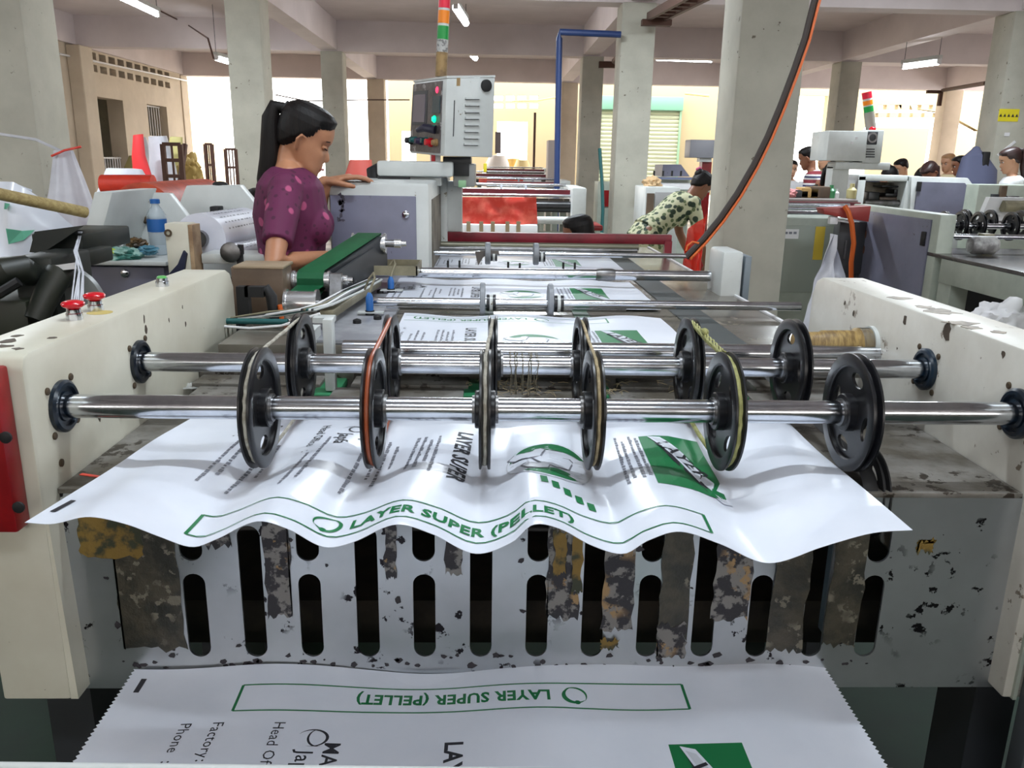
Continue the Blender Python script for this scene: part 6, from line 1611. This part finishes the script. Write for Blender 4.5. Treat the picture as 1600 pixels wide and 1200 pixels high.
# right neighbour machine
XR = 2.5
rm = thing('neighbour_machine', 'pale green framed machine at right with a purple grey door and black pulleys', 'machine', (3.2, 5, 0))
ob('cheek_housing', G().box((XR + .004, 4.58, .45), (XR + .10, 5.72, 1.165), .010), PAINTG, rm)
o = ob('purple_door', G().box((XR - .008, 4.66, .47), (XR + .006, 5.66, 1.13), .003), PURP, rm)
for (yy, zz) in ((4.70, 1.02), (4.72, .62)): ob('door_hinge', G().box((XR - .02, yy - .02, zz - .04), (XR - .006, yy + .02, zz + .04), .003), BLACKR, o)
for (px, py) in ((1352, 366), (1349, 390)):
    c = atX(px, py, XR - .008); ob('door_latch', G().ball(c, (.006, .02, .03)), IRON, o)
ob('housing_base', G().box((XR + .03, 4.5, 0), (XR + .09, 5.7, .46)), PAINTG, rm)
ob('table_apron', G().box((XR, 3.0, .80), (XR + .05, 4.50, .93), .003), PAINTG, rm)
ob('table_apron', G().box((XR, 2.95, .80), (4.6, 3.0, .93), .003), PAINTG, rm)
ob('table_plate', G().box((XR, 2.95, .93), (4.6, 4.9, .95), .002), mat('dark_glossy_table', rgb(84, 80, 80), .25, .2, rgb(66, 62, 62), 6), rm)
for (x, y) in ((XR, 3.62), (XR, 2.95), (XR + .02, 4.40), (4.5, 2.95)): ob('leg', G().box((x, y, 0), (x + .10, y + .13, .80), .003), PAINTG, rm)
ob('far_apron', G().box((XR + .3, 4.9, .5), (4.6, 4.94, .93)), DARKBOX, rm)
ob('neighbour_shaft', G().cyl((XR + .12, 5.08, 1.07), (4.7, 5.08, 1.07), .0172, 20), CHROME, rm)
ob('neighbour_shaft', G().cyl((XR + .12, 5.35, 1.07), (4.7, 5.35, 1.07), .0172, 20), CHROME, rm)
ob('front_bar', G().cyl((XR + .12, 4.66, 1.04), (4.7, 4.66, 1.04), .014, 16), CHROME, rm)
pmesh = pm.data
for k, (px, yy) in enumerate(((1500, 5.08), (1528, 5.08), (1579, 5.08), (1474, 5.08), (1545, 5.35), (1592, 5.35), (1506, 5.35))):
    q = at(px, 352, yy); pl = bpy.data.objects.new('pulley', pmesh); C.objects.link(pl); pl.parent = rm; pl.location = Vector((q.x, yy, 1.07)) - wloc(rm); pl.rotation_euler = (k * .7, 0, 0)
ob('post_bracket', G().box((2.78, 4.60, .95), (2.84, 4.66, 1.06), .003), KHAKI, rm)
c = at(1535, 383, 4.5); ob('wrapped_motor', G().lathe([(0, .04), (.02, .05), (.13, .05), (.15, .035), (.15, 0)], (c.x - .07, 4.5, c.z), (1, 0, 0), 24), mat('grimy_white_wrap', rgb(176, 176, 174), .5, 0, rgb(110, 108, 108), 14), rm)
ob('rear_film', G().hexa([(3.5, 5.9, 1.0), (3.75, 5.9, 1.0), (3.75, 5.95, 1.0), (3.5, 5.95, 1.0), (3.5, 5.8, 1.22), (3.75, 5.8, 1.22), (3.75, 5.85, 1.22), (3.5, 5.85, 1.22)]), WHITEP, rm)
ob('rear_rollers', G().cyl((3.6, 5.8, 1.16), (4.7, 5.8, 1.16), .04, 16), KHAKI, rm)
ob('far_cheek', G().box((4.7, 4.3, .4), (4.85, 5.7, 1.16)), PAINTG, rm)
# rolls and scraps under it
for k, (px, py) in enumerate(((1497, 437), (1510, 437), (1520, 437))):
    pass
for (px, py, Y, lab) in ((1565, 486, 3.7, 'white conical sack lying under the neighbour machine'), (1590, 490, 3.9, 'white folded paper under the neighbour machine table')):
    c = at(px, py, Y); crumple((c.x, Y, c.z - .06), (.16, .12, .12), WHITEP, px, 'white_scrap_bag', lab, 'scrap')
for (x, y) in ((2.62, 4.2), ):
    tag(ob('floor_board', G().box((x - .1, 3.2, .0), (4.6, 4.4, .02)), FLOORC), 'grey floor board under the neighbour machine', 'board')
# dark box, red arm and orange cable left of it
t = thing('dark_vent_box', 'dark grey electrical box on a foot, left of the purple grey door', 'box', (2.3, 5.5, 0))
a = at(1313, 346, 5.45); b = at(1350, 428, 5.45)
ob('box_body', G().box((a.x, 5.45, b.z), (b.x, 5.55, a.z), .008), DARKBOX, t); ob('foot', G().box((a.x + .04, 5.47, 0), (b.x - .04, 5.54, b.z)), DARKBOX, t)
c = at(1320, 390, 5.447); ob('handle_slot', G().box((c.x - .006, 5.44, c.z - .06), (c.x + .006, 5.448, c.z + .06)), STEELD, t)
t = thing('red_press_beam', 'tapered red machine arm above the dark grey box', 'arm', (2.2, 5.3, 1.1))
q = [at(1281, 325, 5.35), at(1356, 321, 5.35), at(1352, 346, 5.35), at(1284, 334, 5.35)]
ob('arm_body', G().prism([(p.x, p.z) for p in q], 'y', 5.3, 5.42, .004), mat('red_arm_paint', rgb(150, 58, 54), .4), t)
c = at(1302, 343, 5.33); ob('white_valve', G().box((c.x - .025, 5.32, c.z - .03), (c.x + .03, 5.36, c.z + .02), .006).cyl((c.x, 5.34, c.z), (c.x + .14, 5.34, c.z - .02), .008, 8), WHITEP, t)
wire('orange_cable', [at(1320, 322, 5.28), at(1325, 330, 5.26), at(1331, 350, 5.26), at(1334, 380, 5.26), at(1330, 410, 5.28), at(1330, 440, 5.3)], .016, ORANGE, 'orange cable hanging over the red arm and dark box', seg=10)
# grey cabinet
t = thing('grey_control_cabinet', 'grey cabinet with a panel door, white label and yellow strip right of the near column', 'cabinet', (2.3, 6, 0))
a = at(1190, 339, 5.9); b = at(1303, 500, 5.9)
ob('body', G().box((a.x, 5.9, .05), (b.x, 6.7, a.z), .01), PAINTG, t)
a2 = at(1212, 352, 5.89); b2 = at(1291, 457, 5.89); o = ob('door', G().box((a2.x, 5.885, b2.z), (b2.x, 5.9, a2.z), .003), mat('grey_green_door', rgb(150, 158, 148), .45), t)
for (u0, u1, y0, y1, m, nm) in ((1224, 1247, 358, 373, WHITEP, 'white_label'), (1275, 1284, 354, 406, mat('mustard_strip', rgb(206, 178, 60), .5), 'yellow_strip')):
    p = at(u0, y0, 5.884); q = at(u1, y1, 5.884); ob(nm, G().box((p.x, 5.881, q.z), (q.x, 5.886, p.z)), m, o)
for k in range(3):
    p = at(1226 + k * 7, 363, 5.88); ob('label_mark', G().box((p.x, 5.879, p.z - .012), (p.x + .022, 5.882, p.z + .004)), GREYINK, o)
g = G(); 
for k in range(3): g.cyl((a.x, 5.95 + k * .2, a.z + .03 + k * .02), (2.75, 5.95 + k * .2, a.z + .03 + k * .02), .014, 10)
ob('top_bar', g, CHROME, t)
# draped white plastic
def drape(u, v):
    A = at(1303, 366, 4.4); B = at(1318, 440, 4.4); Cc = at(1248, 540, 4.2); D = at(1300, 540, 4.2)
    l = A.lerp(Cc, v); r = A.lerp(B, min(1, v * 2)).lerp(D, max(0, v * 2 - 1)) if v > .5 else A.lerp(B, v * 2)
    p = l.lerp(r, u); p.y += .05 * math.sin(u * 9 + v * 3) + .04 * mnoise.noise(Vector((u * 4, v * 6, 1))); return p
g = G().grid(drape, 24, 40)
tag(ob('draped_white_sheet', g, SACKW), 'white plastic sheet draped down beside the right side plate', 'plastic sheet')
# second purple housing behind
t = thing('far_purple_housing', 'far white housing with a slanted purple grey door behind the pulleys', 'machine', (4.2, 8.2, 0))
q = [at(1424, 276, 8), at(1513, 278, 8), at(1549, 328, 8), at(1549, 420, 8), at(1418, 420, 8)]
ob('body', G().prism([(p.x, p.z) for p in q], 'y', 8.0, 8.5, .01), OFFW, t)
q = [at(1435, 284, 7.99), at(1507, 286, 7.99), at(1540, 331, 7.99), at(1534, 345, 7.99), at(1428, 330, 7.99)]
o = ob('purple_door', G().prism([(p.x, p.z) for p in q], 'y', 7.98, 8.0), PURP, t)
c = at(1525, 308, 7.98); ob('door_latch', G().ball(c, (.03, .01, .04)), OFFW, o); p = at(1437, 289, 7.97); ob('black_clip', G().box((p.x - .02, 7.97, p.z - .06), (p.x + .02, 7.99, p.z + .03)), BLACKR, o)
t = thing('open_mechanism_frame', 'white frame with an open dirty mechanism left of the far purple door', 'machine', (3.7, 8.2, 0))
a = at(1342, 273, 8.05); b = at(1428, 284, 8.05); ob('top_beam', G().box((a.x, 8.05, b.z), (b.x, 8.5, a.z), .008), OFFW, t)
for x0, x1 in ((1342, 1347), (1418, 1430)):
    a = at(x0, 275, 8.05); b = at(x1, 330, 8.05); ob('side_post', G().box((a.x, 8.05, .3), (b.x, 8.45, a.z), .006), OFFW, t)
a = at(1345, 284, 8.4); b = at(1420, 330, 8.4); ob('back_panel', G().box((a.x, 8.4, b.z - .4), (b.x, 8.44, a.z)), mat('stained_panel', rgb(170, 162, 146), .5, 0, rgb(110, 100, 84), 6), t)
for (x0, y0, x1, y1) in ((1358, 300, 1372, 322), (1378, 290, 1420, 293), (1384, 302, 1416, 308), (1398, 296, 1406, 304), (1375, 308, 1420, 320)):
    a = at(x0, y0, 8.2); b = at(x1, y1, 8.2); ob('mechanism_block', G().box((a.x, 8.2, b.z), (b.x, 8.4, a.z), .006), (BLACK, BROWN)[x0 == 1375], t)
ob('mechanism_roller', G().cyl(at(1350, 316, 8.15), at(1422, 318, 8.15), .03, 12), STEELD, t)
ob('base', G().box((3.55, 8.1, 0), (4.3, 8.4, .9)), PAINTG, t)
t = thing('right_edge_panel', 'low pale machine panel below the woman at the right edge', 'machine', (5, 7.3, 0))
a = at(1530, 288, 7.2); b = at(1640, 340, 7.2); ob('panel', G().box((a.x, 7.2, .3), (b.x + 1, 7.4, a.z), .01), PAINTG, t)
for (x0, y0, x1, y1, m) in ((1563, 290, 1570, 308, BROWN), (1549, 303, 1558, 312, DARKBOX), (1572, 306, 1590, 312, STEELD), (1586, 318, 1600, 323, STEELD)):
    a = at(x0, y0, 7.19); b = at(x1, y1, 7.19); ob('panel_detail', G().box((a.x, 7.17, b.z), (b.x, 7.2, a.z), .003), m, t)
# second control box with its stand and tower
t = thing('far_control_box', 'light grey control box on an arm in front of the far bright window', 'control box', (3.2, 7.6, 1.4))
a = at(1296, 204, 7.5); b = at(1352, 252, 7.5); ob('box_face', G().box((a.x, 7.5, b.z), (b.x, 7.9, a.z), .01), OFFW, t)
a = at(1353, 203, 7.52); b = at(1376, 255, 7.52); ob('box_side', G().box((a.x, 7.52, b.z), (b.x, 7.92, a.z), .01), OFFW, t)
p = at(1363, 215, 7.51); ob('fan_grille', G().box((p.x - .055, 7.50, p.z - .06), (p.x + .045, 7.52, p.z + .05), .006), DARKBOX, t); ob('fan_ring', G().lathe([(0, .045), (-.008, .045), (-.008, .03), (0, .03)], (p.x - .005, 7.5, p.z), (0, 1, 0), 20, closed=True), STEELD, t)
for k in range(4):
    p = at(1360, 233 + k * 4, 7.515); ob('louvre', G().box((p.x - .04, 7.505, p.z - .006), (p.x + .035, 7.52, p.z + .004)), DARKBOX, t)
for (px, py) in ((1331, 223), (1338, 216)): p = at(px, py, 7.497); ob('white_square', G().box((p.x - .012, 7.494, p.z - .012), (p.x + .012, 7.5, p.z + .012)), WHITEP, t)  # small plain white squares on the box face
a = at(1320, 253, 7.6); b = at(1370, 262, 7.6); ob('support_arm', G().box((a.x - .1, 7.55, b.z - .02), (b.x + .1, 7.75, a.z), .008), OFFW, t); ob('support_post', G().box((a.x - .1, 7.6, .9), (a.x + .05, 7.75, b.z)), OFFW, t)
ob('post_base', G().box((a.x - .2, 7.5, 0), (a.x + .15, 7.85, .9)), PAINTG, t)
a = at(1363, 203, 7.6); ob('red_button', G().ball(a, (.03, .03, .03)), REDB, t)
signal(1361, 1354, [(144, 154, LR, 'red_lamp', .042), (154, 157, OFFW, 'white_ring', .04), (157, 164, LO, 'orange_lamp', .042), (164, 166, OFFW, 'white_ring', .04), (166, 175, LG, 'green_lamp', .042), (175, 203, mat('grey_taped_stem', rgb(140, 134, 124), .5), 'stem', .045)], 7.7, 'small signal tower on the far control box at right')
# conveyor machine with rubbish in front of the striped man
t = thing('right_row_machine', 'machine with a dark red rail in front of the striped shirt man', 'machine', (2.9, 7.3, 0))
a = at(1180, 316, 7.0); b = at(1345, 318, 7.0)
ob('red_rail', G().box((a.x, 7.0, b.z - .02), (b.x, 7.05, a.z + .01)), DRED, t)
for k in range(3): ob('cross_bar', G().cyl((a.x, 6.8 - k * .25, a.z - .07 - .03 * k), (b.x, 6.8 - k * .25, a.z - .07 - .03 * k), .02, 12), CHROME, t)
ob('table_top', G().box((a.x, 7.05, a.z - .1), (b.x, 7.9, a.z + .03), .01), mat('cluttered_top', rgb(130, 122, 118), .5), t)
ob('base_panel', G().box((a.x, 7.2, 0), (b.x, 7.7, a.z - .1)), PAINTG, t)
zt_ = a.z + .03
for (px, m, s_, nm, lab) in ((1236, mat('pinkish_cloth', rgb(206, 140, 140), .8), .09, 'pink_cloth', 'small pink cloth heap on the right row machine'), (1250, DARKBOX, .06, 'dark_part', 'dark machine part on the right row machine'), (1262, mat('tan_tape_rolls', rgb(196, 160, 100), .6), .08, 'tan_parts', 'tan tape rolls on the right row machine'), (1278, BROWN, .09, 'brown_box', 'brown carton beside the tan tape rolls'), (1298, mat('bottle_green', rgb(60, 140, 90), .4), .07, 'green_bottle', 'green bottle lying right of the brown carton'), (1306, WHITEP, .05, 'white_cup', 'white cup in front of the green bottle'), (1330, mat('cream_reel', rgb(190, 180, 130), .5), .08, 'cream_reel', 'cream reel beside the open mechanism frame')):
    p = at(px, 305, 7.35)
    if 'bottle' in nm or 'cup' in nm or 'reel' in nm: tag(ob(nm, G().lathe([(0, s_ * .5), (s_ * .9, s_ * .55), (s_ * 1.2, s_ * .25), (s_ * 1.6, s_ * .25)], (p.x, 7.35, zt_), (0, 0, 1), 16), m), lab, nm.split('_')[-1])
    elif 'box' in nm or 'part' in nm: tag(ob(nm, G().box((p.x - s_, 7.3, zt_), (p.x + s_, 7.45, zt_ + s_ * 1.1), .01), m), lab, nm.split('_')[-1])
    else: crumple((p.x, 7.35, zt_ + s_ * .4), (s_, s_ * .8, s_ * .5), m, px, nm, lab, 'cloth')
# machines between middle columns
t = thing('middle_control_box', 'flat grey control box between the pipe column and the near column', 'control box', (2.5, 11, 1.5))
a = at(1079, 218, 11.0); b = at(1116, 247, 11.0); ob('box_body', G().box((a.x, 11, b.z), (b.x, 11.3, a.z), .01), mat('cool_grey_box', rgb(150, 152, 160), .45), t)
ob('neck', G().box((a.x + .15, 11.05, b.z - .05), (b.x - .02, 11.2, b.z)), OFFW, t); ob('red_mast', G().box((a.x + .2, 11.1, 0), (b.x, 11.25, b.z - .05)), RED, t)
t = thing('middle_purple_housing', 'small purple grey slanted housing beyond the bending woman', 'machine', (2.2, 10.3, 0))
q = [at(1036, 257, 10.3), at(1064, 257, 10.3), at(1078, 276, 10.3), at(1034, 276, 10.3)]; ob('housing', G().prism([(p.x, p.z) for p in q], 'y', 10.3, 10.8), PURP, t)
a = at(1009, 276, 10.0); b = at(1082, 281, 10.0); ob('blue_rail', G().box((a.x, 10.0, b.z), (b.x, 10.06, a.z)), mat('blue_grey_rail', rgb(96, 104, 130), .4), t); ob('white_table', G().box((a.x, 9.6, b.z - .1), (b.x, 10.0, b.z - .04)), WHITEP, t)
for k in range(4): p = at(1022 + k * 14, 275, 10.0); ob('upright_pin', G().box((p.x - .01, 10, p.z), (p.x + .01, 10.02, p.z + .06)), BLACKR, t)
ob('base', G().box((a.x, 10.1, 0), (b.x, 10.7, b.z)), PAINTG, t)
t = thing('middle_grey_cabinet', 'grey two door cabinet left of the woman in the floral dress', 'cabinet', (1.9, 8.2, 0))
a = at(1009, 292, 8.0); b = at(1056, 400, 8.0)
ob('body', G().box((a.x, 8.0, .45), (b.x, 8.6, a.z), .01), OFFW, t)
p = at(1024, 300, 7.99); q = at(1050, 340, 7.99); ob('door', G().box((p.x, 7.985, q.z), (q.x, 8.0, p.z), .004), mat('grey_door_paint', rgb(150, 150, 150), .5), t)
p = at(1011, 302, 7.99); q = at(1020, 342, 7.99); ob('dark_opening', G().box((p.x, 7.985, q.z), (q.x, 8.0, p.z)), BROWN, t)
ob('dark_stand', G().box((a.x, 8.02, 0), (b.x, 8.5, .46)), DARKBOX, t)
p = at(1019, 288, 8.3); crumple((p.x, 8.3, p.z), (.10, .1, .08), mat('tan_clutter', rgb(190, 160, 120), .7), 22, 'tan_clutter_heap', 'tan clutter heap left of the purple grey housing', 'heap')
t = thing('small_far_machine', 'small pale machine in the gap left of the pipe column base', 'machine', (1.3, 9, 0))
a = at(935, 284, 10.6); b = at(962, 370, 10.6); ob('body', G().box((a.x, 10.6, 0), (b.x, 11.0, a.z), .01), PAINTG, t); p = at(946, 310, 10.59); ob('red_inset', G().box((p.x - .04, 10.58, p.z - .1), (p.x + .04, 10.6, p.z + .1)), RED, t)
# red translucent bag held by the bending woman
def rbag(u, v):
    A = at(1102, 330, 5.0); B = at(1068, 395, 5.0)
    x = at(1075 + 28 * u - 5 * v, 350, 5.0).x; z = (at(1100, 330 + 35 * (1 - u), 5.0).z) * (1 - v) + at(1090, 428, 5.0).z * v
    return Vector((x, 5.0 + .06 * math.sin(u * 6) + .03 * mnoise.noise(Vector((u * 4, v * 4, 0))), z))
tag(ob('red_plastic_bag', G().grid(rbag, 20, 20), mat('glossy_red_film', rgb(222, 48, 34), .25, alpha=.92)), 'shiny red plastic film hanging beside the near column', 'plastic film')
# black and orange cable over the near column
t = thing('supply_cable', 'thick black cable with an orange line hanging in front of the near column', 'cable', (1.0, 3.2, 1.5))
P_ = [(1282, -30), (1271, 8), (1258, 60), (1240, 112), (1220, 165), (1200, 213), (1178, 258), (1152, 303), (1125, 342), (1098, 375), (1072, 402)]
P3 = [at(x, y, 3.1 - .05 * i / 10) for i, (x, y) in enumerate(P_)]
ob('black_cable', G().tube(P3, .0125, 10), mat('dark_cable_sheath', rgb(44, 32, 26), .5), t)
ob('orange_line', G().tube([p + Vector((.013, -.012, -.006)) for p in P3], .0048, 8), ORANGE, t)
ob('orange_line', G().tube([at(1072, 392, 3.0), at(1074, 384, 3.0), at(1082, 378, 3.0), at(1092, 380, 3.0)], .004, 8), ORANGE, t)
